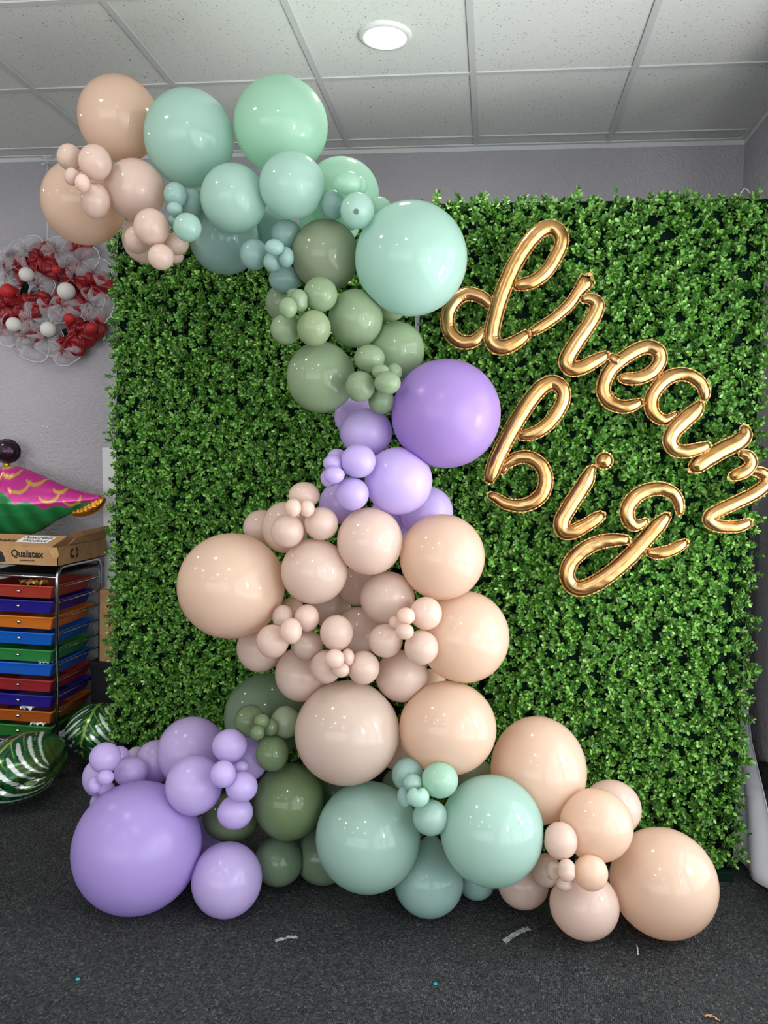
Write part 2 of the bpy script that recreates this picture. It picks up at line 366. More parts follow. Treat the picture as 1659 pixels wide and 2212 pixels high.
BALLOONS = [  # label, colour, centre, half sizes, direction of the knot
    ('large peach balloon at the top left of the garland, nearest the ceiling', 'peach', (-1.2955, 2.6611, 2.6424), (0.1344, 0.1369), (-0.41, 0.84, 0.36)),
    ('large peach balloon at the far left end of the garland, above the wreath', 'peach', (-1.4436, 2.7034, 2.3811), (0.1423, 0.1429), (-0.45, 0.85, 0.28)),
    ('medium blush balloon between the two large peach balloons and the mint ones', 'blush', (-1.1865, 2.5555, 2.3701), (0.0954, 0.0961), (-0.4, 0.87, 0.3)),
    ('small blush balloon leftmost of the cluster on the far left peach balloon', 'blush', (-1.357, 2.4499, 2.4383), (0.0382, 0.0406), (0.45, 0.52, -0.73)),
    ('small round blush balloon under the top left large peach balloon', 'blush', (-1.2607, 2.4288, 2.4127), (0.0503, 0.0535), (-0.8, 0.52, -0.28)),
    ('tiny cream blush balloon, left one of the pair on the far left peach balloon', 'blush', (-1.3142, 2.3866, 2.3553), (0.0224, 0.0268), (0.73, 0.59, 0.36)),
    ('tiny blush balloon, right one of the pair on the far left peach balloon', 'blush', (-1.2736, 2.376, 2.3328), (0.0223, 0.0267), (-0.28, 0.52, 0.81)),
    ('small oval blush balloon resting on the front of the far left peach balloon', 'blush', (-1.2804, 2.471, 2.3091), (0.0458, 0.0554), (-0.53, 0.33, 0.78)),
    ('medium blush balloon mostly hidden behind the small cluster above the hedge edge', 'blush', (-1.2133, 2.7034, 2.2519), (0.0815, 0.0823), (-0.4, 0.88, 0.25)),
    ('small cream blush balloon on top of the cluster hanging below the medium blush one', 'blush', (-1.0831, 2.4499, 2.2183), (0.0543, 0.0563), (0.16, 0.8, -0.58)),
    ('small blush balloon at the left of the cluster hanging above the left hedge', 'blush', (-1.1577, 2.5133, 2.1978), (0.0428, 0.044), (0.87, 0.5, 0.04)),
    ('small blush balloon lowest in the cluster hanging above the left hedge', 'blush', (-1.0502, 2.4499, 2.1268), (0.0406, 0.0402), (-0.28, 0.48, 0.83)),
    ('small blush balloon tucked below the small round mint balloon over the left hedge', 'blush', (-1.0438, 2.5555, 2.195), (0.0394, 0.0359), (-0.9, 0.39, 0.21)),
    ('tiny blush balloon peeking out lowest right behind the blush cluster over the hedge', 'blush', (-1.0681, 2.6083, 2.1685), (0.0267, 0.0231), (-0.74, 0.23, 0.63)),
    ('large mint balloon second from the left in the top row', 'mint', (-1.0247, 2.6083, 2.5504), (0.1452, 0.1515), (-0.34, 0.87, 0.35)),
    ('large bright mint balloon at the top centre, highest of the mint ones', 'ltmint', (-0.7241, 2.64, 2.5951), (0.1536, 0.1495), (-0.25, 0.9, 0.37)),
    ('medium mint balloon in front, below the two large top mint balloons', 'mint', (-0.8384, 2.5133, 2.3228), (0.1036, 0.1053), (-0.3, 0.91, 0.3)),
    ('medium mint balloon in front, directly under the bright top mint balloon', 'mint', (-0.6419, 2.4816, 2.3486), (0.1009, 0.0995), (-0.24, 0.92, 0.31)),
    ('large bright mint balloon behind the small mint cluster, against the grey wall', 'ltmint', (-0.5243, 2.6794, 2.3847), (0.124, 0.117), (-0.18, 0.93, 0.31)),
    ('large dusky teal balloon hanging lowest over the left hedge', 'teal', (-0.9406, 2.7319, 2.2586), (0.1208, 0.1198), (-0.31, 0.91, 0.25)),
    ('small teal balloon squeezed beside the medium blush one, left of its cluster', 'teal', (-1.0305, 2.5109, 2.3367), (0.0368, 0.0386), (0.04, 0.51, -0.86)),
    ('small teal balloon squeezed below the large mint balloon, right of its cluster', 'teal', (-1.0003, 2.5767, 2.3325), (0.0397, 0.0439), (-0.8, 0.48, -0.35)),
    ('tiny teal balloon, upper of two between blush and mint balloons', 'teal', (-1.0123, 2.4605, 2.2774), (0.0236, 0.0213), (0.42, 0.79, -0.45)),
    ('tiny teal balloon, lower of two, half hidden between blush and mint balloons', 'teal', (-1.028, 2.4922, 2.25), (0.0175, 0.0202), (0.41, 0.46, 0.79)),
    ('small round mint balloon in front, above the dusky teal balloon', 'mint', (-0.9568, 2.4288, 2.2107), (0.043, 0.0432), (-0.54, 0.47, 0.7)),
    ('small bright mint balloon at the top of the cluster by the wall', 'ltmint', (-0.4637, 2.4605, 2.3451), (0.0435, 0.0351), (-0.2, 0.67, -0.72)),
    ('tiny bright mint balloon peeking out right of the topmost small mint one', 'ltmint', (-0.4408, 2.5344, 2.3628), (0.0259, 0.027), (-0.76, 0.37, -0.53)),
    ('small dusky teal balloon right of the medium mint front balloon', 'teal', (-0.5189, 2.5133, 2.2993), (0.0388, 0.0444), (0.62, 0.58, 0.52)),
    ('small see-through mint balloon with a dark spot, left of the giant mint balloon', 'mint', (-0.4262, 2.4288, 2.2536), (0.0513, 0.0533), (-0.54, 0.53, 0.65)),
    ('small bright mint balloon peeking out above the giant mint balloon on its left', 'ltmint', (-0.3804, 2.5637, 2.2973), (0.0394, 0.0396), (-0.89, 0.25, 0.38)),
    ('giant mint balloon at the right end of the top, overlapping the hedge', 'mint', (-0.2714, 2.5325, 2.1352), (0.174, 0.173), (-0.1, 0.96, 0.24)),
    ('bright mint balloon deep behind the olive sage balloon', 'ltmint', (-0.6014, 2.863, 2.3494), (0.1083, 0.0929), (-0.2, 0.94, 0.28)),
    ('dark teal balloon deep behind the two medium mint front balloons', 'teal', (-0.789, 2.8096, 2.3201), (0.0807, 0.0707), (-0.26, 0.93, 0.27)),
    ('small dusky teal balloon above the teal tiny cluster, below the medium mint balloon', 'teal', (-0.6889, 2.5978, 2.2341), (0.0508, 0.047), (-0.5, 0.48, -0.72)),
    ('small teal balloon at the left of the tiny teal cluster over the hedge', 'teal', (-0.7754, 2.5344, 2.1535), (0.0452, 0.0493), (0.86, 0.51, 0.08)),
    ('tiny teal balloon, topmost of three left of the olive sage balloon', 'teal', (-0.6803, 2.4318, 2.1488), (0.0298, 0.0241), (0.06, 0.74, -0.67)),
    ('tiny teal balloon, lowest of three left of the olive sage balloon', 'teal', (-0.7006, 2.4913, 2.1191), (0.0305, 0.031), (0.13, 0.68, 0.72)),
    ('tiny narrow teal balloon, rightmost of three touching the olive sage balloon', 'teal', (-0.6529, 2.4673, 2.127), (0.0239, 0.0321), (-0.82, 0.51, 0.26)),
    ('small blue grey teal balloon hanging below the tiny teal cluster', 'teal', (-0.6963, 2.6189, 2.0952), (0.0529, 0.0453), (-0.38, 0.38, 0.84)),
    ('medium olive sage balloon left of the giant mint balloon', 'olive', (-0.557, 2.5978, 2.1652), (0.109, 0.1127), (-0.2, 0.95, 0.24)),
    ('sage balloon in shade at the left, behind the upper sage cluster', 'sage', (-0.7301, 2.7034, 2.0338), (0.0531, 0.061), (-0.26, 0.95, 0.19)),
    ('small sage balloon at the top right of the upper sage cluster', 'sage', (-0.5385, 2.45, 2.0104), (0.0523, 0.0533), (-0.73, 0.49, -0.46)),
    ('tiny peanut shaped sage balloon in the upper sage cluster', 'sage', (-0.5933, 2.4033, 1.9801), (0.028, 0.0363), (0.21, 0.75, -0.62)),
    ('tiny sage balloon peeking out above the peanut shaped one', 'sage', (-0.6198, 2.4499, 2.0105), (0.0238, 0.0185), (0.46, 0.32, -0.83)),
    ('tiny sage balloon leftmost of the upper sage cluster', 'sage', (-0.6161, 2.3607, 1.9526), (0.0275, 0.0313), (0.87, 0.5, -0.05)),
    ('small sage balloon at the lower left of the upper sage cluster', 'sage', (-0.6482, 2.4605, 1.9066), (0.047, 0.0476), (0.52, 0.43, 0.74)),
    ('small bright sage balloon in front, lowest of the upper sage cluster', 'ltsage', (-0.5469, 2.4077, 1.9011), (0.0515, 0.0545), (-0.51, 0.49, 0.71)),
    ('medium sage balloon below the olive one, left of the giant mint balloon', 'sage', (-0.446, 2.5555, 1.9568), (0.0868, 0.0916), (-0.17, 0.97, 0.17)),
    ('pale sage balloon peeking out under the giant mint balloon', 'ltsage', (-0.3548, 2.7034, 2.0096), (0.048, 0.036), (-0.13, 0.97, 0.18)),
    ('medium sage balloon above the giant lavender balloon', 'sage', (-0.3216, 2.64, 1.8692), (0.0908, 0.0935), (-0.12, 0.98, 0.14)),
    ('large sage balloon at the lower left of the sage section', 'sage', (-0.5543, 2.5555, 1.7701), (0.1096, 0.1143), (-0.21, 0.97, 0.1)),
    ('small sage balloon at the top of the lower sage cluster', 'sage', (-0.3866, 2.4816, 1.8223), (0.0486, 0.0421), (0.33, 0.47, -0.82)),
    ('small sage balloon at the left of the lower sage cluster, on the large one', 'sage', (-0.4045, 2.4288, 1.7303), (0.0449, 0.0472), (0.76, 0.55, 0.34)),
    ('tiny sage balloon in the middle of the lower sage cluster', 'sage', (-0.3416, 2.4163, 1.7742), (0.0265, 0.023), (-0.24, 0.61, -0.75)),
    ('tiny sage balloon at the back right of the lower sage cluster', 'sage', (-0.3104, 2.4922, 1.7819), (0.0256, 0.0284), (-0.84, 0.36, -0.4)),
    ('small sage balloon in front, rightmost of the lower sage cluster', 'sage', (-0.315, 2.3809, 1.7378), (0.0399, 0.0348), (-0.7, 0.68, 0.22)),
    ('small sage balloon lowest of its cluster, touching the giant lavender balloon', 'sage', (-0.3469, 2.5027, 1.691), (0.0419, 0.0386), (-0.21, 0.41, 0.89)),
    ('giant lavender balloon at mid height beside the gold letter b', 'violet', (-0.1501, 2.5569, 1.6608), (0.1718, 0.1711), (-0.06, 1.0, 0.06)),
    ('shaded lavender balloon behind, below the large sage balloon', 'lavender', (-0.4781, 2.7878, 1.6599), (0.0743, 0.0706), (-0.17, 0.98, 0.06)),
    ('medium lavender balloon left of the giant mid height lavender one', 'lavender', (-0.4091, 2.5978, 1.5988), (0.0858, 0.0779), (-0.16, 0.99, 0.04)),
    ('large lavender balloon below the giant mid height lavender one', 'lavender', (-0.2912, 2.5322, 1.4454), (0.1069, 0.1068), (-0.11, 0.99, -0.02)),
    ('small lavender balloon at the top right of the mid height lavender cluster', 'lavender', (-0.4046, 2.4288, 1.5046), (0.0536, 0.0521), (-0.63, 0.55, -0.55)),
    ('tiny lavender balloon at the upper left of the mid height lavender cluster', 'lavender', (-0.4819, 2.4215, 1.4955), (0.03, 0.0269), (0.65, 0.43, -0.63)),
    ('tiny lavender balloon peeking out above the upper left one of its cluster', 'lavender', (-0.4811, 2.4816, 1.5145), (0.0308, 0.0275), (0.35, 0.38, -0.86)),
    ('tiny lavender balloon in front, left of the mid height lavender cluster', 'lavender', (-0.4693, 2.3833, 1.461), (0.0311, 0.0265), (0.77, 0.63, 0.05)),
    ('tiny lavender balloon at the far left edge of the mid height cluster', 'lavender', (-0.4996, 2.4499, 1.4494), (0.0256, 0.0289), (0.88, 0.41, 0.24)),
    ('small lavender balloon lowest of the mid height lavender cluster', 'lavender', (-0.4225, 2.4394, 1.4034), (0.0512, 0.0512), (-0.41, 0.52, 0.75)),
    ('lavender balloon peeking out above the large right peach balloon', 'lavender', (-0.2123, 2.7058, 1.3369), (0.0888, 0.0905), (-0.08, 1.0, -0.06)),
    ('lavender balloon behind, right of the topmost small peach balloon', 'lavender', (-0.501, 2.6189, 1.3626), (0.0627, 0.0674), (-0.19, 0.98, -0.05)),
    ('lavender balloon deep in the gap between two peach balloons', 'lavender', (-0.3373, 2.809, 1.307), (0.0848, 0.088), (-0.12, 0.99, -0.07)),
    ('giant peach balloon at the left of the middle section', 'peach', (-0.8334, 2.5344, 1.0862), (0.1746, 0.1725), (-0.31, 0.94, -0.15)),
    ('blush balloon peeking out at the back above the giant left peach balloon', 'blush', (-0.7904, 2.7245, 1.2639), (0.064, 0.0631), (-0.28, 0.96, -0.08)),
    ('medium blush balloon behind the uppermost small blush cluster', 'blush', (-0.6785, 2.6189, 1.2776), (0.0784, 0.0867), (-0.25, 0.96, -0.08)),
    ('small blush balloon lowest of the uppermost blush cluster', 'blush', (-0.6217, 2.4288, 1.2825), (0.0513, 0.0517), (0.41, 0.54, 0.74)),
    ('small blush balloon on top of the uppermost blush cluster', 'blush', (-0.5861, 2.4922, 1.392), (0.0496, 0.0425), (-0.26, 0.52, -0.81)),
    ('tiny blush balloon, left of the pair in the uppermost blush cluster', 'blush', (-0.5912, 2.3716, 1.3584), (0.0249, 0.0282), (0.6, 0.66, -0.45)),
    ('tiny blush balloon, right of the pair in the uppermost blush cluster', 'blush', (-0.5554, 2.4023, 1.3566), (0.0236, 0.0269), (-0.68, 0.59, -0.43)),
    ('small blush balloon rightmost of the uppermost blush cluster', 'blush', (-0.5221, 2.4605, 1.3069), (0.0533, 0.052), (-0.83, 0.46, 0.32)),
    ('medium blush balloon right of the giant left peach balloon', 'blush', (-0.5479, 2.4922, 1.1517), (0.1055, 0.1042), (-0.21, 0.97, -0.14)),
    ('medium blush balloon just below the lavender section', 'blush', (-0.372, 2.4922, 1.2547), (0.1032, 0.1061), (-0.15, 0.98, -0.1)),
    ('large peach balloon at the right, just below the lavender section', 'peach', (-0.1475, 2.5539, 1.2075), (0.1353, 0.1369), (-0.06, 0.99, -0.11)),
    ('large peach balloon sticking out furthest right of the middle section', 'peach', (-0.0714, 2.5978, 0.9459), (0.1465, 0.1485), (-0.03, 0.98, -0.21)),
    ('medium blush balloon in the middle, left of the two large right peach balloons', 'blush', (-0.3193, 2.5555, 1.0665), (0.0881, 0.0861), (-0.12, 0.98, -0.17)),
    ('shaded blush balloon deep in the gap below the medium blush one', 'blush', (-0.4495, 2.7245, 1.076), (0.0639, 0.07), (-0.16, 0.98, -0.15)),
    ('blush balloon in the centre behind the upright oval one', 'blush', (-0.4304, 2.6611, 0.9316), (0.083, 0.0821), (-0.16, 0.97, -0.21)),
    ('small upright oval blush balloon on top of the central lower cluster', 'blush', (-0.4615, 2.4394, 0.9695), (0.0518, 0.0556), (0.07, 0.38, -0.92)),
    ('small blush balloon left of the central lower blush cluster', 'blush', (-0.4973, 2.4688, 0.8534), (0.0511, 0.0532), (0.67, 0.74, 0.07)),
    ('small blush balloon right of the central lower blush cluster', 'blush', (-0.3766, 2.4551, 0.8611), (0.0506, 0.0526), (-0.89, 0.46, -0.0)),
    ('tiny blush balloon, upper left of three in the central lower cluster', 'blush', (-0.4523, 2.3703, 0.9049), (0.0298, 0.0294), (0.44, 0.72, -0.54)),
    ('tiny blush balloon, upper right of three in the central lower cluster', 'blush', (-0.4208, 2.4177, 0.8997), (0.0208, 0.0268), (-0.63, 0.49, -0.6)),
    ('tiny blush balloon, lowest of three in the central lower cluster', 'blush', (-0.4377, 2.3963, 0.865), (0.027, 0.0234), (-0.16, 0.77, 0.62)),
    ('small blush balloon at the upper right of the right blush cluster', 'blush', (-0.1866, 2.4605, 1.0409), (0.05, 0.0511), (-0.77, 0.4, -0.5)),
    ('small blush balloon at the lower left of the right blush cluster', 'blush', (-0.3109, 2.471, 0.9463), (0.0536, 0.0529), (0.61, 0.57, 0.55)),
    ('small blush balloon at the lower right of the right blush cluster', 'blush', (-0.1961, 2.4394, 0.938), (0.0526, 0.0533), (-0.69, 0.44, 0.58)),
    ('tiny blush balloon, uppermost of three in the right blush cluster', 'blush', (-0.2425, 2.4052, 1.0396), (0.0283, 0.0265), (-0.33, 0.5, -0.8)),
    ('tiniest blush balloon at the left of the right blush cluster', 'blush', (-0.2797, 2.4394, 1.0112), (0.0192, 0.0206), (0.71, 0.56, -0.43)),
    ('tiny blush balloon, lowest of three in the right blush cluster', 'blush', (-0.2426, 2.3781, 0.9984), (0.028, 0.0246), (-0.42, 0.79, 0.45)),
    ('small blush balloon at the upper left of the left blush cluster', 'blush', (-0.6415, 2.4747, 1.003), (0.0351, 0.0395), (0.46, 0.49, -0.74)),
    ('small blush balloon at the upper right of the left blush cluster', 'blush', (-0.5615, 2.4605, 1.0069), (0.0392, 0.0434), (-0.65, 0.44, -0.62)),
    ('small blush balloon at the lower left of the left blush cluster', 'blush', (-0.6645, 2.4368, 0.9324), (0.0519, 0.0532), (0.74, 0.54, 0.4)),
    ('small blush balloon at the lower right of the left blush cluster', 'blush', (-0.5673, 2.4945, 0.9118), (0.0516, 0.0483), (-0.69, 0.51, 0.51)),
    ('small oval blush balloon in front, at the centre of the left blush cluster', 'blush', (-0.5904, 2.376, 0.9813), (0.033, 0.0392), (0.05, 1.0, -0.05)),
    ('shaded blush balloon below the giant left peach balloon, over the hedge', 'blush', (-0.7634, 2.64, 0.8603), (0.0797, 0.0827), (-0.27, 0.94, -0.23)),
    ('medium blush balloon above the dark sage one, left of the large low peach one', 'blush', (-0.6061, 2.5978, 0.7895), (0.0893, 0.0911), (-0.22, 0.94, -0.26)),
    ('peach balloon peeking out right of the giant left peach balloon', 'peach', (-0.6596, 2.6611, 0.9943), (0.0408, 0.0408), (-0.24, 0.95, -0.18)),
    ('shaded blush balloon deep behind, under the medium left blush one', 'blush', (-0.553, 2.7878, 0.9839), (0.0755, 0.0719), (-0.19, 0.97, -0.18)),
    ('medium blush balloon above the two large low peach balloons', 'blush', (-0.2697, 2.5947, 0.8048), (0.0866, 0.0849), (-0.1, 0.96, -0.26)),
    ('very large blush peach balloon at lower centre, above the giant mint one', 'peach2', (-0.433, 2.5133, 0.6312), (0.1685, 0.1641), (-0.16, 0.93, -0.32)),
    ('large orange peach balloon at lower centre right, above the small mint cluster', 'peach', (-0.1125, 2.5554, 0.6554), (0.1561, 0.1484), (-0.04, 0.95, -0.31)),
    ('shaded tan balloon in the gap between the two large low peach balloons', 'peach', (-0.3063, 2.7667, 0.4893), (0.0588, 0.0626), (-0.1, 0.93, -0.34)),
    ('peach balloon glimpsed between the two large right peach balloons', 'peach', (-0.1943, 2.7667, 0.735), (0.0645, 0.0537), (-0.07, 0.96, -0.27)),
    ('large peach balloon in front of the right hedge, above the giant right mint one', 'peach', (0.1889, 2.6879, 0.4912), (0.1583, 0.173), (0.07, 0.93, -0.35)),
    ('medium peach balloon in the middle of the right foot', 'peach', (0.3624, 2.53, 0.387), (0.1122, 0.11), (0.13, 0.91, -0.4)),
    ('medium blush balloon peeking out behind the middle one of the right foot', 'blush', (0.4393, 2.7245, 0.3648), (0.0958, 0.091), (0.15, 0.91, -0.38)),
    ('largest peach balloon at the far right end, resting on the carpet', 'peach', (0.5958, 2.6308, 0.1712), (0.1684, 0.1676), (0.2, 0.87, -0.44)),
    ('small upright blush balloon on top of the right foot cluster', 'blush', (0.2455, 2.4339, 0.3712), (0.0508, 0.0548), (0.2, 0.36, -0.91)),
    ('small peach balloon at the right of the right foot cluster', 'peach', (0.3364, 2.4193, 0.2875), (0.0513, 0.0524), (-0.84, 0.5, -0.18)),
    ('tiny peanut shaped blush balloon in the right foot cluster', 'blush', (0.2607, 2.376, 0.3096), (0.027, 0.0325), (-0.01, 0.96, -0.26)),
    ('tiny blush balloon left of the peanut shaped one in the right foot', 'blush', (0.2252, 2.4288, 0.2807), (0.0216, 0.0289), (0.89, 0.45, -0.05)),
    ('tiny flattened blush balloon below the peanut shaped one', 'blush', (0.2602, 2.4182, 0.2447), (0.0275, 0.02), (0.1, 0.43, 0.9)),
    ('small blush balloon squeezed between the giant right mint one and the foot cluster', 'blush', (0.2185, 2.5766, 0.203), (0.0483, 0.0521), (0.85, 0.52, -0.1)),
    ('medium blush balloon on the carpet at the front of the right foot', 'blush', (0.3368, 2.5344, 0.1228), (0.108, 0.1019), (0.12, 0.87, -0.47)),
    ('blush balloon on the carpet under the giant right mint balloon', 'blush', (0.1516, 2.6611, 0.1038), (0.0841, 0.0776), (0.05, 0.88, -0.46)),
    ('giant mint balloon at lower centre, left of its twin', 'mint', (-0.3592, 2.5336, 0.2834), (0.1707, 0.1723), (-0.13, 0.89, -0.43)),
    ('giant mint balloon at lower centre, right of its twin', 'mint', (0.0378, 2.4598, 0.3741), (0.1594, 0.1644), (0.01, 0.91, -0.42)),
    ('small teal mint balloon at the upper left of the bottom mint cluster', 'teal', (-0.2282, 2.4629, 0.5281), (0.0508, 0.0511), (0.35, 0.5, -0.79)),
    ('small bright mint balloon at the upper right of the bottom mint cluster', 'ltmint', (-0.1245, 2.401, 0.5429), (0.0562, 0.0535), (-0.71, 0.44, -0.56)),
    ('small mint balloon lowest of the bottom mint cluster, between the giant twins', 'mint', (-0.1496, 2.4088, 0.4203), (0.0553, 0.0531), (-0.51, 0.48, 0.71)),
    ('tiny mint balloon, uppermost of three in the bottom mint cluster', 'mint', (-0.2054, 2.3929, 0.531), (0.03, 0.027), (0.32, 0.56, -0.77)),
    ('tiny teal balloon, leftmost of three in the bottom mint cluster', 'teal', (-0.2325, 2.4077, 0.4793), (0.0223, 0.0315), (0.83, 0.46, 0.32)),
    ('tiny heart shaped mint balloon, lowest of three in the bottom cluster', 'mint', (-0.185, 2.3468, 0.5085), (0.0341, 0.0307), (-0.15, 0.94, 0.32)),
    ('pear shaped teal balloon hanging to the carpet between the giant mint twins', 'teal', (-0.161, 2.599, 0.1189), (0.1152, 0.1133), (0.01, 0.51, 0.86)),
    ('dark teal balloon on the floor behind the pear shaped one', 'teal', (-0.0041, 2.7293, 0.0623), (0.0637, 0.0598), (-0.0, 0.88, -0.47)),
    ('greyish green balloon glimpsed above the giant right mint balloon', 'olive', (-0.0183, 2.7667, 0.4187), (0.0673, 0.0613), (-0.01, 0.93, -0.36)),
    ('large dark sage balloon in shade against the left hedge', 'dksage', (-0.7722, 2.7751, 0.5809), (0.1536, 0.1506), (-0.26, 0.92, -0.3)),
    ('small sage balloon at the left of the lowest sage cluster', 'moss', (-0.7694, 2.5555, 0.6323), (0.0502, 0.0538), (0.59, 0.62, -0.51)),
    ('small olive balloon at the right of the lowest sage cluster', 'olive', (-0.653, 2.5766, 0.629), (0.0506, 0.0539), (-0.82, 0.42, -0.38)),
    ('small sage balloon at the bottom of the lowest sage cluster', 'moss2', (-0.6799, 2.5133, 0.5441), (0.054, 0.0581), (-0.43, 0.5, 0.75)),
    ('tiny sage balloon, uppermost of three in the lowest sage cluster', 'moss', (-0.708, 2.4793, 0.6594), (0.0248, 0.0243), (0.16, 0.58, -0.8)),
    ('tiny sage balloon, rightmost of three in the lowest sage cluster', 'moss', (-0.6843, 2.5064, 0.6324), (0.0234, 0.0277), (-0.75, 0.59, -0.29)),
    ('tiny sage balloon, lowest of three in the lowest sage cluster', 'moss', (-0.7115, 2.4463, 0.6321), (0.0229, 0.0239), (0.65, 0.65, 0.41)),
    ('large sage balloon at the lower left, beside the giant left mint one', 'moss2', (-0.6418, 2.5978, 0.3503), (0.1182, 0.1254), (-0.22, 0.89, -0.39)),
    ('sage balloon under the lavender cluster, above the lone lavender balloon on the floor', 'moss', (-0.8691, 2.6822, 0.2404), (0.0996, 0.0843), (-0.28, 0.87, -0.41)),
    ('dark sage balloon near the carpet, right of the lone lavender one', 'dksage', (-0.6872, 2.6521, 0.111), (0.0861, 0.0828), (-0.22, 0.86, -0.45)),
    ('dark sage balloon near the carpet, left of the giant left mint one', 'dksage', (-0.5436, 2.7263, 0.1026), (0.1014, 0.0935), (-0.17, 0.88, -0.45)),
    ('dark sage balloon deep in the gap under the very large blush peach one', 'dksage', (-0.5301, 2.8301, 0.2946), (0.0743, 0.0703), (-0.17, 0.91, -0.39)),
    ('dark olive balloon behind the small teal one of the bottom mint cluster', 'olive', (-0.276, 2.8301, 0.3359), (0.0802, 0.0728), (-0.09, 0.92, -0.38)),
    ('biggest lavender balloon on the carpet at the lower left', 'violet2', (-1.1211, 2.471, 0.2097), (0.2084, 0.2083), (-0.37, 0.82, -0.43)),
    ('lone lavender balloon on the carpet beside the biggest one', 'lavender', (-0.8184, 2.4877, 0.1181), (0.1152, 0.1169), (-0.28, 0.84, -0.47)),
    ('large lavender balloon against the left hedge at the lower left', 'lavender', (-1.024, 2.6969, 0.4572), (0.1202, 0.1219), (-0.33, 0.88, -0.34)),
    ('medium lavender balloon above the biggest one at the lower left', 'lavender', (-0.9369, 2.4922, 0.425), (0.0921, 0.0956), (-0.33, 0.87, -0.37)),
    ('small lavender balloon at the top of the lower lavender cluster', 'lavender', (-0.8175, 2.4922, 0.5661), (0.0564, 0.0538), (-0.05, 0.34, -0.94)),
    ('small lavender balloon at the left of the lower lavender cluster', 'lavender', (-0.8059, 2.397, 0.5095), (0.0401, 0.0417), (0.4, 0.78, -0.49)),
    ('small lavender balloon at the right of the lower lavender cluster', 'lavender', (-0.7577, 2.4377, 0.4552), (0.051, 0.0477), (-0.75, 0.63, 0.22)),
    ('small lavender balloon lowest of the lower lavender cluster', 'lavender', (-0.7884, 2.471, 0.3546), (0.0577, 0.0523), (-0.26, 0.39, 0.88)),
    ('tiny lavender balloon at the back of the lower lavender cluster', 'lavender', (-0.7773, 2.4922, 0.4981), (0.025, 0.021), (-0.64, 0.31, -0.71)),
    ('lavender balloon behind the lower cluster, beside the small sage one', 'lavender', (-0.7843, 2.5965, 0.4854), (0.0666, 0.0722), (-0.27, 0.9, -0.35)),
    ('small lavender balloon on top of the far left lavender cluster', 'lavender', (-1.2577, 2.5133, 0.4848), (0.0516, 0.051), (-0.12, 0.41, -0.9)),
    ('small lavender balloon right of the far left lavender cluster', 'lavender', (-1.2199, 2.6309, 0.3931), (0.059, 0.0513), (-0.85, 0.34, -0.4)),
    ('lavender balloon at the far left edge, behind its cluster', 'lavender', (-1.3417, 2.62, 0.3677), (0.0492, 0.0623), (0.33, 0.85, -0.4)),
    ('tiny lavender balloon, uppermost of three in the far left cluster', 'lavender', (-1.2293, 2.4605, 0.4407), (0.0275, 0.0245), (-0.15, 0.81, -0.57)),
    ('tiny lavender balloon, leftmost of three in the far left cluster', 'lavender', (-1.2718, 2.471, 0.408), (0.0227, 0.0279), (0.81, 0.49, 0.33)),
    ('tiny lavender balloon, lowest of three just above the biggest lavender one', 'lavender', (-1.2825, 2.5743, 0.3494), (0.0288, 0.0256), (-0.22, 0.61, 0.76)),
    ('pale lavender balloon peeking out at the left above the biggest one', 'lavender', (-1.3288, 2.64, 0.2735), (0.0435, 0.0384), (0.01, 0.43, 0.9)),
    ('lavender balloon peeking out right of the topmost far left one', 'lavender', (-1.2858, 2.6743, 0.4271), (0.0377, 0.0382), (-0.41, 0.85, -0.34)),
    ('lavender balloon behind, left of the large one against the hedge', 'lavender', (-1.182, 2.7521, 0.3893), (0.0733, 0.0763), (-0.37, 0.86, -0.35)),
    ('very pale lavender balloon low against the hedge behind the others', 'pale', (-1.2792, 2.809, 0.3767), (0.0408, 0.0391), (-0.39, 0.86, -0.34)),
    ('lavender balloon in deep shade between the biggest and the lone one', 'lavender', (-0.9865, 2.7667, 0.1217), (0.0795, 0.0726), (-0.3, 0.85, -0.42)),
]
cam_o = np.array([0, 0, HC])
BCEN = np.array([b_[2] for b_ in BALLOONS]); BRAD = np.array([max(b_[3]) for b_ in BALLOONS])
def screened(pnt):
    """true when a garland balloon stands between the viewer's side and this point of the hedge"""
    d = pnt - cam_o; ln = np.linalg.norm(d); d = d / ln
    t = (BCEN - cam_o) @ d; q = np.linalg.norm(BCEN - cam_o - t[:, None] * d, axis=1)
    return bool(np.any((q < BRAD * .97) & (t < ln)))
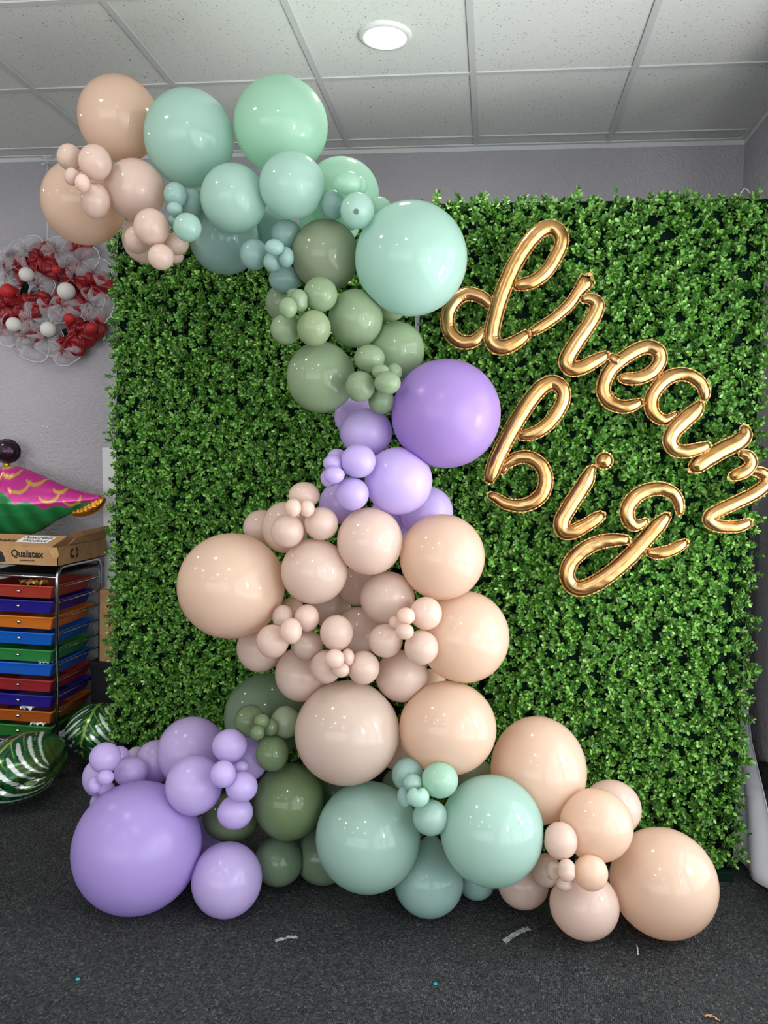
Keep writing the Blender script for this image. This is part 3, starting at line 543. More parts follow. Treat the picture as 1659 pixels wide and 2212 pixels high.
def hedge_panel(x0, x1, yf, z0, z1, seed, label, nsp, size, legs, edge_r, edge_l, part_zone):
    rg = np.random.default_rng(seed)
    root = empty('hedge_panel', ((x0 + x1) / 2, yf, 0)); tag(root, label, 'hedge wall', 'boxwood hedge backdrop panels')
    ox = (x0 + x1) / 2
    def lx(v): return v - ox
    MB().box(lx(x0), lx(x1), .0, .012, z0, z1).build('backing_board', M['green_frame'], root)
    for x in (x0, x1 - .035): MB().box(lx(x), lx(x + .035), .012, .05, legs, z1).build('frame_post', M['green_frame'], root)
    MB().box(lx(x0), lx(x1), .012, .05, z1 - .035, z1).build('frame_rail', M['green_frame'], root)
    # moulded plastic lattice that carries the sprigs
    lat = MB()
    nx = int((x1 - x0) / .05)
    for i in range(nx + 1):
        x = lx(x0) + (x1 - x0) * i / nx; lat.box(x - .002, x + .002, -.008, -.002, z0, z1)
    nz = int((z1 - z0) / .05)
    for i in range(nz + 1):
        z = z0 + (z1 - z0) * i / nz; lat.box(lx(x0), lx(x1), -.010, -.004, z - .002, z + .002)
    tag(lat.build('plastic_lattice', M['green_frame'], root), kind='stuff')
    # sprigs on a jittered grid
    fr = []; cell = math.sqrt((x1 - x0) * (z1 - z0) / nsp); nxx = int((x1 - x0) / cell); nzz = int((z1 - z0) / cell)
    cand = []
    for i in range(nxx + 1):
        for j in range(nzz + 1):
            x = x0 + (i + rg.uniform(0, 1)) * (x1 - x0) / (nxx + 1); z = z0 + (j + rg.uniform(0, 1)) * (z1 - z0) / (nzz + 1)
            if z > z1 - .035 and rg.uniform() < .25: continue
            ax = np.array([rg.normal(0, .38), -1.0, rg.normal(0, .38) + .10])
            if x > x1 - .07: ax[0] += edge_r * rg.uniform(.5, 1.2)
            if x < x0 + .05: ax[0] -= edge_l
            if z > z1 - .05: ax[2] += .35
            ln = rg.uniform(.022, .060)
            base = np.array([lx(x), -.004, z])
            fr += sprig_leaves(base, ax, ln, 4, 4, size, rg)
            if part_zone(x, z): cand.append((x, z))
    me = leaves_mesh('foliage', fr); me.materials.append(M['leaf'])
    tag(link('foliage', me, None, root), kind='stuff')
    # the sprigs that stand proudest of the mat, each one a piece of its own
    rg.shuffle(cand); k = 0
    for (x, z) in cand:
        if k >= 300: break
        pnt = np.array([x, yf - .06, z])
        if screened(pnt): continue
        o = link('leaf_sprig', sprig_variants[k % 8], None, root, (lx(x), -.022, z))
        d = Vector((rg.normal(0, .30), -1.0, rg.normal(0, .30) + .1)).normalized()
        o.rotation_mode = 'QUATERNION'; o.rotation_quaternion = d.to_track_quat('Z', 'Y') @ Vector((0, 0, 1)).rotation_difference(Vector((math.sin(k) * .001, 0, 1)))
        o.scale = [size / .0185 * rg.uniform(.95, 1.2)] * 3
        k += 1
    return root
right_panel = hedge_panel(-.291, .932, 3.06, .05, 2.465, 11, 'tall boxwood hedge panel on the right, carrying the gold script letters', 5500, .0185, 0.0, .9, .3, lambda x, z: True)
MB().box(.932 - .6115 + .2 - .32, .932 - .32, -.045, .11, 0.0, .035).build('foot', M['green_frame'], right_panel, (0, 0, 0), bevel=.004)
post_m = principled('grey_metal', srgb(150, 150, 152), 0.4, 0.3); bump_noise(post_m, 40, 0.03)
MB().box(-.6115 - .012, -.6115 + .004, -.03, .02, .03, 2.44).build('edge_strip', post_m, right_panel)
left_panel = hedge_panel(-1.632, -.30, 3.36, .22, 2.46, 12, 'boxwood hedge panel on the left, set further back behind the garland', 6200, .0175, 0.0, .3, .55, lambda x, z: True)

# ---------------------------------------------------------------- latex balloons of the garland
def ico(sub):
    bm = bmesh.new(); bmesh.ops.create_icosphere(bm, subdivisions=sub, radius=1.0)
    v = np.array([x.co[:] for x in bm.verts]); f = [tuple(q.index for q in p.verts) for p in bm.faces]; bm.free()
    return v / np.linalg.norm(v, axis=1)[:, None], f
ICO = {s: ico(s) for s in (4, 5)}
UUP = np.array(_u2)
BMEAN = np.array([(b_[3][0] + b_[3][1]) / 2 for b_ in BALLOONS])
for i, (label, colr, c, (ax, ay), nk) in enumerate(BALLOONS):
    C = np.array(c); r = (ax + ay) / 2; U, F = ICO[5 if r > .085 else 4]
    d = (C - cam_o) / np.linalg.norm(C - cam_o); ex = np.cross(d, UUP); ex /= np.linalg.norm(ex); ey = np.cross(ex, d)
    nk = np.array(nk) / np.linalg.norm(nk)
    P = ex * (U[:, 0:1] * ax) + ey * (U[:, 1:2] * ay) + d * (U[:, 2:3] * r)
    if 'peanut' in label: P = P * (1 - .10 * np.exp(-(U[:, 1:2] / .30) ** 2) * (np.abs(U[:, 0:1]) > 0))
    if 'heart' in label: P = P - ey * (r * .30 * np.exp(-(U[:, 0:1] / .28) ** 2) * np.clip(U[:, 1:2], 0, 1))
    # gentle teardrop towards the knot
    t = (P @ nk) / r; s = np.clip((t + .1) / 1.1, 0, 1); am = .55 if label.startswith('pear') else .07
    lat = P - np.outer(P @ nk, nk)
    P = np.outer(P @ nk, nk) * (1 + am * .55 * s[:, None] ** 3) + lat * (1 - am * .75 * s[:, None] ** 2)
    # flatten where the balloons press against each other or the floor
    dist = np.linalg.norm(BCEN - C, axis=1)
    for j in np.argsort(dist)[1:16]:
        dj = dist[j]; rj = BMEAN[j]
        if dj >= r + rj: continue
        n = (BCEN[j] - C) / dj; x = (dj * dj + r * r - rj * rj) / (2 * dj)
        x = max(x, .80 * r)
        sd = P @ n; w = .05 * r; e = sd - (x - .0006)
        newe = np.where(e > w, 0, np.where(e < -w, e, -(e - w) ** 2 / (4 * w)))
        P = P + np.outer(newe - e, n) * (e > -w)[:, None]
    if C[2] - r < .03:
        w = .012; e = -(P[:, 2] + C[2]) + .002
        newe = np.where(e > w, 0, np.where(e < -w, e, -(e - w) ** 2 / (4 * w)))
        P[:, 2] -= (newe - e) * (e > -w)
    me = bpy.data.meshes.new('balloon'); me.from_pydata(P.tolist(), [], F); me.update()
    o = link('balloon', me, BC[colr], None, c, smooth=True)
    tag(o, label, 'balloon', 'latex balloons of the garland')
    # knot at the tail, tucked into the garland
    kp = nk * (r * (1 + am * .55) - .004)
    q_ = min(1.0, r / .06)
    kn = MB().tube([kp, kp + nk * .008 * q_, kp + nk * .012 * q_, kp + nk * .020 * q_], [.005 * q_, .003 * q_, .006 * q_, .007 * q_], 8).build('knot', BC[colr], o, smooth=True)
    if 'dark spot' in label:
        sp_ = MB().lathe([(.0002, .0012), (.006, .001), (.0085, .0002)], 14).build('nozzle_spot', BC['dksage'], o); dv = Vector((.10, -.93, -.34)).normalized()
        sp_.location = dv * (r * .995); sp_.rotation_mode = 'QUATERNION'; sp_.rotation_quaternion = dv.to_track_quat('Z', 'Y')
Y_FOIL = 2.925
STROKES = [
    ('dream', 'd', [(-0.0204,2.0639,0.0137),(-0.0443,2.09,0.0194),(-0.0764,2.1061,0.0211),(-0.1131,2.1101,0.0228),(-0.149,2.088,0.0233),(-0.1722,2.0455,0.0233),(-0.174,2.001,0.0233),(-0.1573,1.9645,0.0233),(-0.1259,1.9424,0.0229),(-0.0872,1.9427,0.0212),(-0.0594,1.9611,0.0187),(-0.0393,1.9914,0.0121)]),
    ('dream', 'd', [(0.0576,2.1319,0.012),(0.0792,2.1398,0.02),(0.1187,2.1497,0.0215),(0.1612,2.1813,0.0222),(0.1929,2.2286,0.0221),(0.2126,2.2797,0.0224),(0.2052,2.3183,0.0236),(0.1749,2.3371,0.0244),(0.1399,2.3257,0.0253),(0.1017,2.2866,0.0254),(0.0603,2.2215,0.0255),(0.0289,2.1499,0.0257),(0.0034,2.0739,0.0258),(-0.013,2.0016,0.0258),(-0.0167,1.9573,0.0267),(0.0005,1.9271,0.0267),(0.0329,1.9233,0.025),(0.0744,1.9438,0.0225),(0.1102,1.9709,0.016)]),
    ('dream', 'r', [(0.1181,1.9749,0.012),(0.1524,1.9943,0.0167),(0.2065,2.0323,0.017),(0.2502,2.0741,0.0181),(0.278,2.1157,0.0196),(0.2983,2.1452,0.0258),(0.3104,2.1641,0.0281)]),
    ('dream', 'r', [(0.2901,2.088,0.0102),(0.3181,2.0908,0.018),(0.343,2.075,0.0218),(0.3396,2.0426,0.0234),(0.3142,1.995,0.0243),(0.2828,1.9471,0.0252),(0.2533,1.8951,0.0261),(0.2485,1.8671,0.0261),(0.267,1.8493,0.0253),(0.3004,1.8536,0.0236),(0.3426,1.876,0.0219),(0.3866,1.9003,0.014)]),
    ('dream', 'e', [(0.4315,1.8198,0.0098),(0.46,1.8174,0.0189),(0.505,1.8226,0.0203),(0.5434,1.8442,0.0217),(0.5653,1.8809,0.0224),(0.5578,1.9134,0.0224),(0.5265,1.9285,0.0225),(0.4894,1.9186,0.0225),(0.4454,1.8913,0.0226),(0.4054,1.8543,0.0227),(0.3826,1.8095,0.0228),(0.3806,1.7667,0.0228),(0.4048,1.7341,0.0228),(0.4453,1.7204,0.0212),(0.4791,1.7256,0.0196),(0.5105,1.7397,0.0113)]),
    ('dream', 'e', [(0.3945,1.8966,0.0091),(0.4157,1.8795,0.0174),(0.4311,1.8738,0.0189)]),
    ('dream', 'a', [(0.7191,1.747,0.0096),(0.7204,1.7718,0.0177),(0.7071,1.8022,0.0192),(0.6745,1.8278,0.0207),(0.6352,1.8357,0.0215),(0.5949,1.8218,0.0224),(0.561,1.7868,0.0225),(0.543,1.746,0.0225),(0.5498,1.7037,0.0218),(0.5752,1.681,0.0187),(0.6015,1.6795,0.0149),(0.6341,1.7013,0.0074)]),
    ('dream', 'a', [(0.7083,1.7391,0.0111),(0.6894,1.71,0.0244),(0.6539,1.6748,0.0268),(0.622,1.6394,0.0261),(0.6106,1.6044,0.0247),(0.6269,1.5757,0.0224),(0.6627,1.5688,0.0209),(0.7068,1.5796,0.0193),(0.7413,1.5939,0.0126)]),
    ('dream', 'm', [(0.8555,1.6615,0.0109),(0.859,1.6291,0.0241),(0.8347,1.6037,0.0271),(0.7918,1.5797,0.028),(0.7453,1.5497,0.0281),(0.7059,1.5216,0.0267),(0.6861,1.5075,0.0149)]),
    ('dream', 'm', [(0.8439,1.5675,0.011),(0.87,1.5586,0.0175),(0.8821,1.5359,0.019),(0.8688,1.5106,0.0197),(0.8403,1.4945,0.0191),(0.815,1.4841,0.0125)]),
    ('dream', 'm', [(0.8837,1.5053,0.0088),(0.913,1.5042,0.0168),(0.9374,1.4895,0.0196),(0.937,1.4627,0.0211),(0.9022,1.4309,0.0212),(0.8523,1.4023,0.0213),(0.7984,1.3734,0.0214),(0.7625,1.3509,0.0215),(0.758,1.3293,0.0208),(0.7828,1.3147,0.02),(0.8274,1.3116,0.0192),(0.864,1.3176,0.0184),(0.8963,1.3324,0.0124)]),
    ('b', 'b', [(0.0907,1.6104,0.0128),(0.1249,1.6151,0.0196),(0.1682,1.6344,0.0215),(0.2104,1.6772,0.0223),(0.2384,1.7317,0.0227),(0.2382,1.7734,0.0232),(0.2081,1.7989,0.0242),(0.1674,1.7846,0.0253),(0.1254,1.7348,0.0264),(0.0861,1.6698,0.027),(0.0515,1.6046,0.0271),(0.0193,1.534,0.0268),(0.0004,1.4784,0.0239),(-0.0099,1.443,0.0149)]),
    ('b', 'b', [(0.0362,1.4769,0.0089),(0.0524,1.5099,0.0178),(0.0935,1.5334,0.0207),(0.1378,1.532,0.0226),(0.1756,1.5032,0.0235),(0.192,1.4589,0.0244),(0.1817,1.4088,0.0245),(0.1485,1.3753,0.0236),(0.1047,1.3613,0.0217),(0.0549,1.3672,0.0188),(0.0195,1.3861,0.0159),(-0.0083,1.3978,0.011)]),
    ('i', 'i', [(0.3926,1.5297,0.0287),(0.3931,1.5297,0.0287)]),
    ('i', 'i', [(0.3599,1.5082,0.0077),(0.346,1.493,0.0164),(0.3352,1.4631,0.0251),(0.3105,1.4178,0.0261),(0.2809,1.3672,0.0262),(0.2539,1.3115,0.0263),(0.2626,1.2768,0.0263),(0.2943,1.2755,0.0243),(0.3371,1.2995,0.0223),(0.3747,1.3257,0.0202),(0.3957,1.3413,0.0144)]),
    ('g', 'g', [(0.6546,1.3504,0.0103),(0.6506,1.3845,0.0169),(0.6326,1.4181,0.0197),(0.5941,1.4364,0.0217),(0.547,1.4325,0.0227),(0.5053,1.4091,0.0238),(0.4784,1.3689,0.0238),(0.4802,1.3295,0.0229),(0.5051,1.3057,0.019),(0.5471,1.3245,0.0095)]),
    ('g', 'g', [(0.618,1.3466,0.0141),(0.5902,1.3137,0.0246),(0.5498,1.263,0.0266),(0.5001,1.2016,0.0277),(0.445,1.1445,0.0279),(0.3889,1.0996,0.028),(0.3366,1.0735,0.0272),(0.2997,1.0804,0.0254),(0.2801,1.1172,0.0254),(0.2914,1.1654,0.0253),(0.331,1.2096,0.0252),(0.3831,1.2391,0.0232),(0.4404,1.2513,0.0211),(0.4883,1.2531,0.0143)]),
    ('g', 'g', [(0.5497,1.2136,0.0105),(0.5855,1.2101,0.0189),(0.6276,1.2217,0.0189),(0.6597,1.2402,0.0179),(0.6825,1.2558,0.0113)]),
]
# ---------------------------------------------------------------- gold script foil letters
def catmull(pts, step):
    P = np.array(pts, float)
    if len(P) < 3: return P
    Q = np.vstack([2 * P[0] - P[1], P, 2 * P[-1] - P[-2]]); out = []
    for i in range(1, len(Q) - 2):
        p0, p1, p2, p3 = Q[i - 1], Q[i], Q[i + 1], Q[i + 2]
        n = max(2, int(np.linalg.norm(p2[:2] - p1[:2]) / step))
        for k in range(n):
            t = k / n
            out.append(.5 * (2 * p1 + (p2 - p0) * t + (2 * p0 - 5 * p1 + 4 * p2 - p3) * t * t + (3 * p1 - p0 - 3 * p2 + p3) * t ** 3))
    out.append(P[-1]); return np.array(out)
def foil_stroke(pts, yoff, seed, parent, name):
    rg = np.random.default_rng(seed); S = catmull(pts, .0042); n = len(S); NS = 28
    xz = S[:, :2]; w = np.maximum(S[:, 2], .004)
    T = np.gradient(xz, axis=0); T /= np.linalg.norm(T, axis=1)[:, None]
    Nn = np.stack([-T[:, 1], T[:, 0]], 1)
    dT = np.gradient(T, axis=0); ds = np.linalg.norm(np.gradient(xz, axis=0), axis=1)
    curv = (dT * Nn).sum(1) / ds; curv = np.convolve(np.pad(curv, 4, 'edge'), np.ones(9) / 9, 'valid')
    s = np.cumsum(ds); wig = np.cumsum(rg.uniform(.5, 1.5, n)) * .0042
    V = []
    for i in range(n):
        e = min(s[i] - s[0], s[-1] - s[i]) / (w[i] * .9); cap = math.sqrt(max(0.0, 1 - (1 - min(e, 1)) ** 2)) if n > 4 else 1
        cap = .16 + .84 * cap
        for k in range(NS):
            a = 2 * math.pi * k / NS; cn, cd = math.cos(a), math.sin(a)
            inner = max(0.0, cn * math.copysign(1, curv[i])) ** .6 * min(1.0, abs(curv[i]) * w[i] * 1.1)
            wr = 1 - .11 * inner * (.5 + .5 * math.sin(wig[i] * 2 * math.pi / .0105)) - .012 * math.sin(wig[i] * 130 + 3 * cn)
            ww = w[i] * cap * wr
            px, pz = xz[i] + Nn[i] * cn * ww
            V.append((px, yoff - cd * ww * .80, pz))
    F = []
    for i in range(n - 1):
        for k in range(NS): F.append((i * NS + k, (i + 1) * NS + k, (i + 1) * NS + (k + 1) % NS, i * NS + (k + 1) % NS))
    F.append(tuple(range(NS))); F.append(tuple(reversed(range((n - 1) * NS, n * NS))))
    me = bpy.data.meshes.new(name); me.from_pydata(V, [], F); me.update()
    o = link(name, me, M['gold'], parent, smooth=True)
    # flat crimped seam all round the stroke
    left = xz + Nn * w[:, None] * .93; right = xz - Nn * w[:, None] * .93
    lo = xz + Nn * (w[:, None] + .0036); ro = xz - Nn * (w[:, None] + .0036)
    def endcap(i, sgn, rad):
        return [xz[i] + rad * (Nn[i] * math.cos(a) * sgn + T[i] * math.sin(a) * (1 if i else -1)) for a in np.linspace(.35, math.pi - .35, 7)]
    inn = list(left) + endcap(n - 1, 1, w[-1] * .3) + list(right[::-1]) + endcap(0, -1, w[0] * .3)
    out = list(lo) + endcap(n - 1, 1, w[-1] * .6 + .003) + list(ro[::-1]) + endcap(0, -1, w[0] * .6 + .003)
    SV = []; m_ = len(inn)
    for k in range(m_):
        z = .0016 * math.sin(k * 1.9) + rg.uniform(-.0008, .0008); j = rg.uniform(-.0014, .0014)
        SV.append((inn[k][0], yoff, inn[k][1])); q = out[k] + (out[k] - inn[k]) * j * 100 * .6
        SV.append((q[0], yoff + z, q[1]))
    SF = [(2 * k, 2 * k + 1, (2 * k + 3) % (2 * m_), (2 * k + 2) % (2 * m_)) for k in range(m_)]
    sm = bpy.data.meshes.new('seam'); sm.from_pydata(SV, [], SF); sm.update()
    link('seam', sm, M['seam'], o)
    return o
def foil_ball(c, rad, parent, name):
    V = []; F = []; na, nb = 36, 18
    for j in range(nb + 1):
        th = math.pi * j / nb
        for k in range(na):
            a = 2 * math.pi * k / na; edge = math.sin(th) ** 6
            rr = rad * (1 - .05 * edge * (.5 + .5 * math.cos(a * 14)))
            V.append((c[0] + rr * math.sin(th) * math.cos(a), Y_FOIL - rad * .8 * math.cos(th), c[1] + rr * math.sin(th) * math.sin(a)))
    for j in range(nb):
        for k in range(na): F.append((j * na + k, j * na + (k + 1) % na, (j + 1) * na + (k + 1) % na, (j + 1) * na + k))
    me = bpy.data.meshes.new(name); me.from_pydata(V, [], F); me.update(); o = link(name, me, M['gold'], parent, smooth=True)
    SV = []
    for k in range(60):
        a = 2 * math.pi * k / 60; r1 = rad * (1.13 + .03 * math.sin(k * 2.2))
        SV += [(c[0] + rad * .9 * math.cos(a), Y_FOIL, c[1] + rad * .9 * math.sin(a)), (c[0] + r1 * math.cos(a), Y_FOIL + .0015 * math.sin(k * 1.7), c[1] + r1 * math.sin(a))]
    SF = [(2 * k, 2 * k + 1, (2 * k + 3) % 120, (2 * k + 2) % 120) for k in range(60)]
    sm = bpy.data.meshes.new('seam'); sm.from_pydata(SV, [], SF); sm.update(); link('seam', sm, M['seam'], o)
words = {'dream': ('script_balloon', 'gold foil script balloon spelling dream across the upper right hedge', 'foil balloon'),
         'b': ('letter_balloon', 'gold foil letter b with a tall loop, beside the giant lavender balloon', 'foil balloon'),
         'i': ('letter_balloon', 'gold foil letter i with a round dot, between the b and the g', 'foil balloon'),
         'g': ('letter_balloon', 'gold foil letter g with a looped tail, lowest of the gold letters', 'foil balloon')}
roots = {}
for k, (w_, let, pts) in enumerate(STROKES):
    if w_ not in roots:
        r = empty(words[w_][0]); tag(r, words[w_][1], words[w_][2], 'gold foil letters'); roots[w_] = r
    if len(pts) == 2: foil_ball(pts[0][:2], pts[0][2], roots[w_], 'letter_dot')
    else: foil_stroke(pts, Y_FOIL + (-.012 if k % 2 else 0), 300 + k, roots[w_], 'letter_' + let)
# ---------------------------------------------------------------- left corner: drawer cart
CX0, CX1, CY0, CY1 = -2.335, -1.965, 3.45, 3.86
cart = empty('drawer_cart', ((CX0 + CX1) / 2, (CY0 + CY1) / 2, 0)); tag(cart, 'chrome cart with ten coloured plastic drawers, under the cardboard carton', 'drawer cart')
ox, oy = (CX0 + CX1) / 2, (CY0 + CY1) / 2
def lp(x, y, z): return (x - ox, y - oy, z)
for x in (CX0, CX1):
    pts = [lp(x, CY0, .06), lp(x, CY0, .90)] + [lp(x, CY0 + .05 - .05 * math.cos(a), .93 + .05 * math.sin(a)) for a in np.linspace(0, 1.57, 6)] + \
          [lp(x, CY1 - .05 + .05 * math.sin(a), .93 + .05 * math.cos(a)) for a in np.linspace(0, 1.57, 6)] + [lp(x, CY1, .90), lp(x, CY1, .06)]
    MB().tube(pts, .0085, 12).build('side_frame', M['chrome'], cart, smooth=True)
for z in (.935, .155):
    MB().tube([lp(CX0, CY0, z), lp(CX1, CY0, z)], .006, 8).build('front_bar', M['chrome'], cart, smooth=True)
    MB().tube([lp(CX0, CY1, z), lp(CX1, CY1, z)], .005, 8).build('rear_bar', M['chrome'], cart, smooth=True)
MB().box(CX0 + .01 - ox, CX1 - .01 - ox, CY0 + .005 - oy, CY1 - .005 - oy, .938, .948).build('top_tray', M['black'], cart, bevel=.002)
for x in (CX0, CX1):
    for y in (CY0, CY1):
        MB().tube([lp(x - .012, y, .03), lp(x + .012, y, .03)], .03, 16).build('caster', M['black'], cart)
RIMS = [.895, .826, .750, .674, .599, .533, .458, .385, .311, .241]
DCOL = ['red', 'navy', 'orange', 'blue', 'green', 'blue', 'red2', 'navy', 'brown', 'green2']
SH = [0, .004, -.004, -.006, .012, .006, .010, .008, .010, .012]
def tray(w, d, h, t=.003, tap=.022, lip=.008):
    v = []; f = []
    def rect(x, y0, y1, z): return [(-x, y0, z), (x, y0, z), (x, y1, z), (-x, y1, z)]
    rings = [rect(w / 2 - tap, tap, d - tap, -h), rect(w / 2 - .002, .002, d - .002, -.006), rect(w / 2 + lip, -lip, d + lip, -.006), rect(w / 2 + lip, -lip, d + lip, 0),
             rect(w / 2 - t, t, d - t, 0), rect(w / 2 - tap - t, tap + t, d - tap - t, -h + t)]
    for r_ in rings: v += r_
    for i in range(5):
        for k in range(4): f.append((4 * i + k, 4 * i + (k + 1) % 4, 4 * i + 4 + (k + 1) % 4, 4 * i + 4 + k))
    f.append((3, 2, 1, 0)); f.append((20, 21, 22, 23))
    return MB().add(v, f)
tray_me = tray(CX1 - CX0 - .036, CY1 - CY0 - .03, .062).mesh('drawer', bevel=.0018)
knob_me = MB().lathe([(.0005, .014), (.006, .0135), (.009, .009), (.007, .004), (.0035, .001), (.0035, -.004)], 16).mesh('knob')
knob_me.polygons.foreach_set('use_smooth', [True] * len(knob_me.polygons))
for k in range(10):
    me = tray_me.copy(); dr = link('drawer', me, PL[DCOL[k]], cart, (SH[k] * .3, CY0 - .012 - SH[k] - oy, RIMS[k]))
    if k != 5:
        kb = link('knob', knob_me, M['chrome'], dr, (0, .010, -.030)); kb.rotation_euler = (math.radians(80), 0, 0)
    if k < 9:
        for x in (CX0, CX1): MB().tube([lp(x, CY0, RIMS[k] - .010), lp(x, CY1, RIMS[k] - .010)], .0035, 6).build('side_rail', M['chrome'], cart, smooth=True)
# scraps lying in the open drawers
def crumple(name, loc, sx, sy, h, seed, mat, label):
    rg = np.random.default_rng(seed); n = 9; v = []; f = []
    for j in range(n):
        for i in range(n): v.append(((i / (n - 1) - .5) * sx, (j / (n - 1) - .5) * sy, rg.uniform(0, h) + .002))
    for j in range(n - 1):
        for i in range(n - 1): f.append((j * n + i, j * n + i + 1, (j + 1) * n + i + 1, (j + 1) * n + i))
    o = MB().add(v, f).build(name, mat, None, loc); md = o.modifiers.new('thickness', 'SOLIDIFY'); md.thickness = .0012
    tag(o, label, 'paper'); return o
crumple('paper_scrap', (-2.03, 3.475, .522), .05, .06, .030, 1, M['paper'], 'crumpled white paper sticking out of the lower blue drawer')
crumple('paper_scrap', (-2.12, 3.475, .300), .06, .05, .026, 2, M['paper'], 'crumpled white scraps sticking out of the brown orange drawer')
crumple('paper_scrap', (-2.06, 3.475, .230), .08, .06, .030, 3, M['paper'], 'crumpled pale wrapper sticking out of the bottom green drawer')
gold_scrap = principled('gold_scrap', srgb(190, 140, 70), 0.3, 0.6); bump_noise(gold_scrap, 200, .4)
crumple('foil_scrap', (-2.10, 3.49, .884), .12, .06, .030, 4, gold_scrap, 'crumpled gold foil lying in the top red drawer')

# ---------------------------------------------------------------- cardboard carton on the cart
def text_mesh(body, size, mat, parent, loc, rot, shear=0.0, bold=0.0, xs=1.0, name='lettering'):
    cu = bpy.data.curves.new(name, 'FONT'); cu.body = body; cu.size = size; cu.shear = shear; cu.offset = bold; cu.extrude = .0003
    cu.resolution_u = 4; cu.align_x = 'CENTER'; cu.space_line = .95
    t = bpy.data.objects.new(name, cu); COL.objects.link(t)
    bpy.context.view_layer.update()
    me = bpy.data.meshes.new_from_object(t.evaluated_get(bpy.context.evaluated_depsgraph_get())); bpy.data.objects.remove(t)
    me.materials.clear(); o = link(name, me, mat, parent, loc); o.rotation_euler = rot; o.scale = (xs, 1, 1)
    return o
BZ = .9895
carton = empty('carton', (-1.945, 3.42, BZ), 0); tag(carton, 'open cardboard carton with printed lettering and a white label, on the drawer cart', 'carton')
W_, D_, H_ = .56, .46, .088
MB().box(-W_, 0, 0, D_, 0, .003).build('bottom', M['card'], carton)
MB().box(-W_, 0, 0, .003, 0, H_).build('front_side', M['card'], carton)
MB().box(-W_, 0, D_ - .003, D_, 0, H_).build('rear_side', M['card'], carton)
MB().box(-.003, 0, 0, D_, 0, H_).build('right_side', M['card'], carton)
MB().box(-W_, -W_ + .003, 0, D_, 0, H_).build('left_side', M['card'], carton)
def plate(pts, th, name, parent, mat=M['card']):
    P = [Vector(p) for p in pts]; n = (P[1] - P[0]).cross(P[2] - P[0]).normalized() * th
    k = len(P); v = P + [p + n for p in P]
    f = [tuple(range(k)), tuple(reversed(range(k, 2 * k)))] + [(i, i + k, (i + 1) % k + k, (i + 1) % k) for i in range(k)]
    return MB().add(v, f).build(name, mat, parent)
flap = plate([(-W_, 0, H_), (-.03, 0, H_), (-.01, .10, H_ + .040), (-W_, .10, H_ + .040)], .003, 'front_flap', carton)
plate([(-.05, -.001, H_), (-.002, .0, H_ - .004), (.012, -.012, H_ - .035), (.004, -.018, H_ - .052), (-.014, -.016, H_ - .050), (-.034, -.008, H_ - .024)], .003, 'corner_tab', carton)
plate([(-.001, .09, H_), (.020, .075, H_ + .012), (.026, .10, H_ + .032), (.020, .06, H_ + .060), (.020, D_ - .01, H_ + .066), (.026, D_, H_ + .050), (-.001, D_, H_)], .003, 'side_flap', carton)
lab = plate([(-.225, .026, H_ + .0150), (-.070, .026, H_ + .0150), (-.050, .086, H_ + .0390), (-.205, .086, H_ + .0390)], .001, 'paper_label', carton, M['paper'])
sl = math.atan2(.04, .10)
text_mesh('Assorted\nProduct', .032, M['ink'], lab, (-.138, .061, H_ + .0300), (sl, 0, 0), .25, .0006, 1.15)
text_mesh('Qualatex', .034, M['ink'], flap, (-.270, .030, H_ + .0160), (sl, 0, 0), 0, .0006)
text_mesh('Qualatex', .046, M['ink'], carton, (-.150, -.0006, .038), (math.pi / 2, 0, 0), 0, .0014, .92)
text_mesh('qualatex.com', .013, M['ink'], carton, (-.150, -.0006, .020), (math.pi / 2, 0, 0), 0, .0003, 1.05)
plate([(-.300, -.0005, .012), (-.255, -.0005, .012), (-.262, -.0005, .036), (-.272, -.0005, .056), (-.288, -.0005, .064), (-.305, -.0005, .054)], .0004, 'logo', carton, M['ink'])
lg = MB()
for (cy, r0, r1, a0, a1) in ((.13, .010, .024, 1.2, 5.6), (.155, .016, .028, -1.4, 1.3)):
    n = 14; v = []; f = []
    for i in range(n + 1):
        a = a0 + (a1 - a0) * i / n
        for rr in (r0, r1): v.append((.0008, cy + rr * math.cos(a), .048 + rr * math.sin(a)))
    for i in range(n): f.append((2 * i, 2 * i + 1, 2 * i + 3, 2 * i + 2))
    lg.add(v, f)
lg.build('logo', M['ink'], carton)

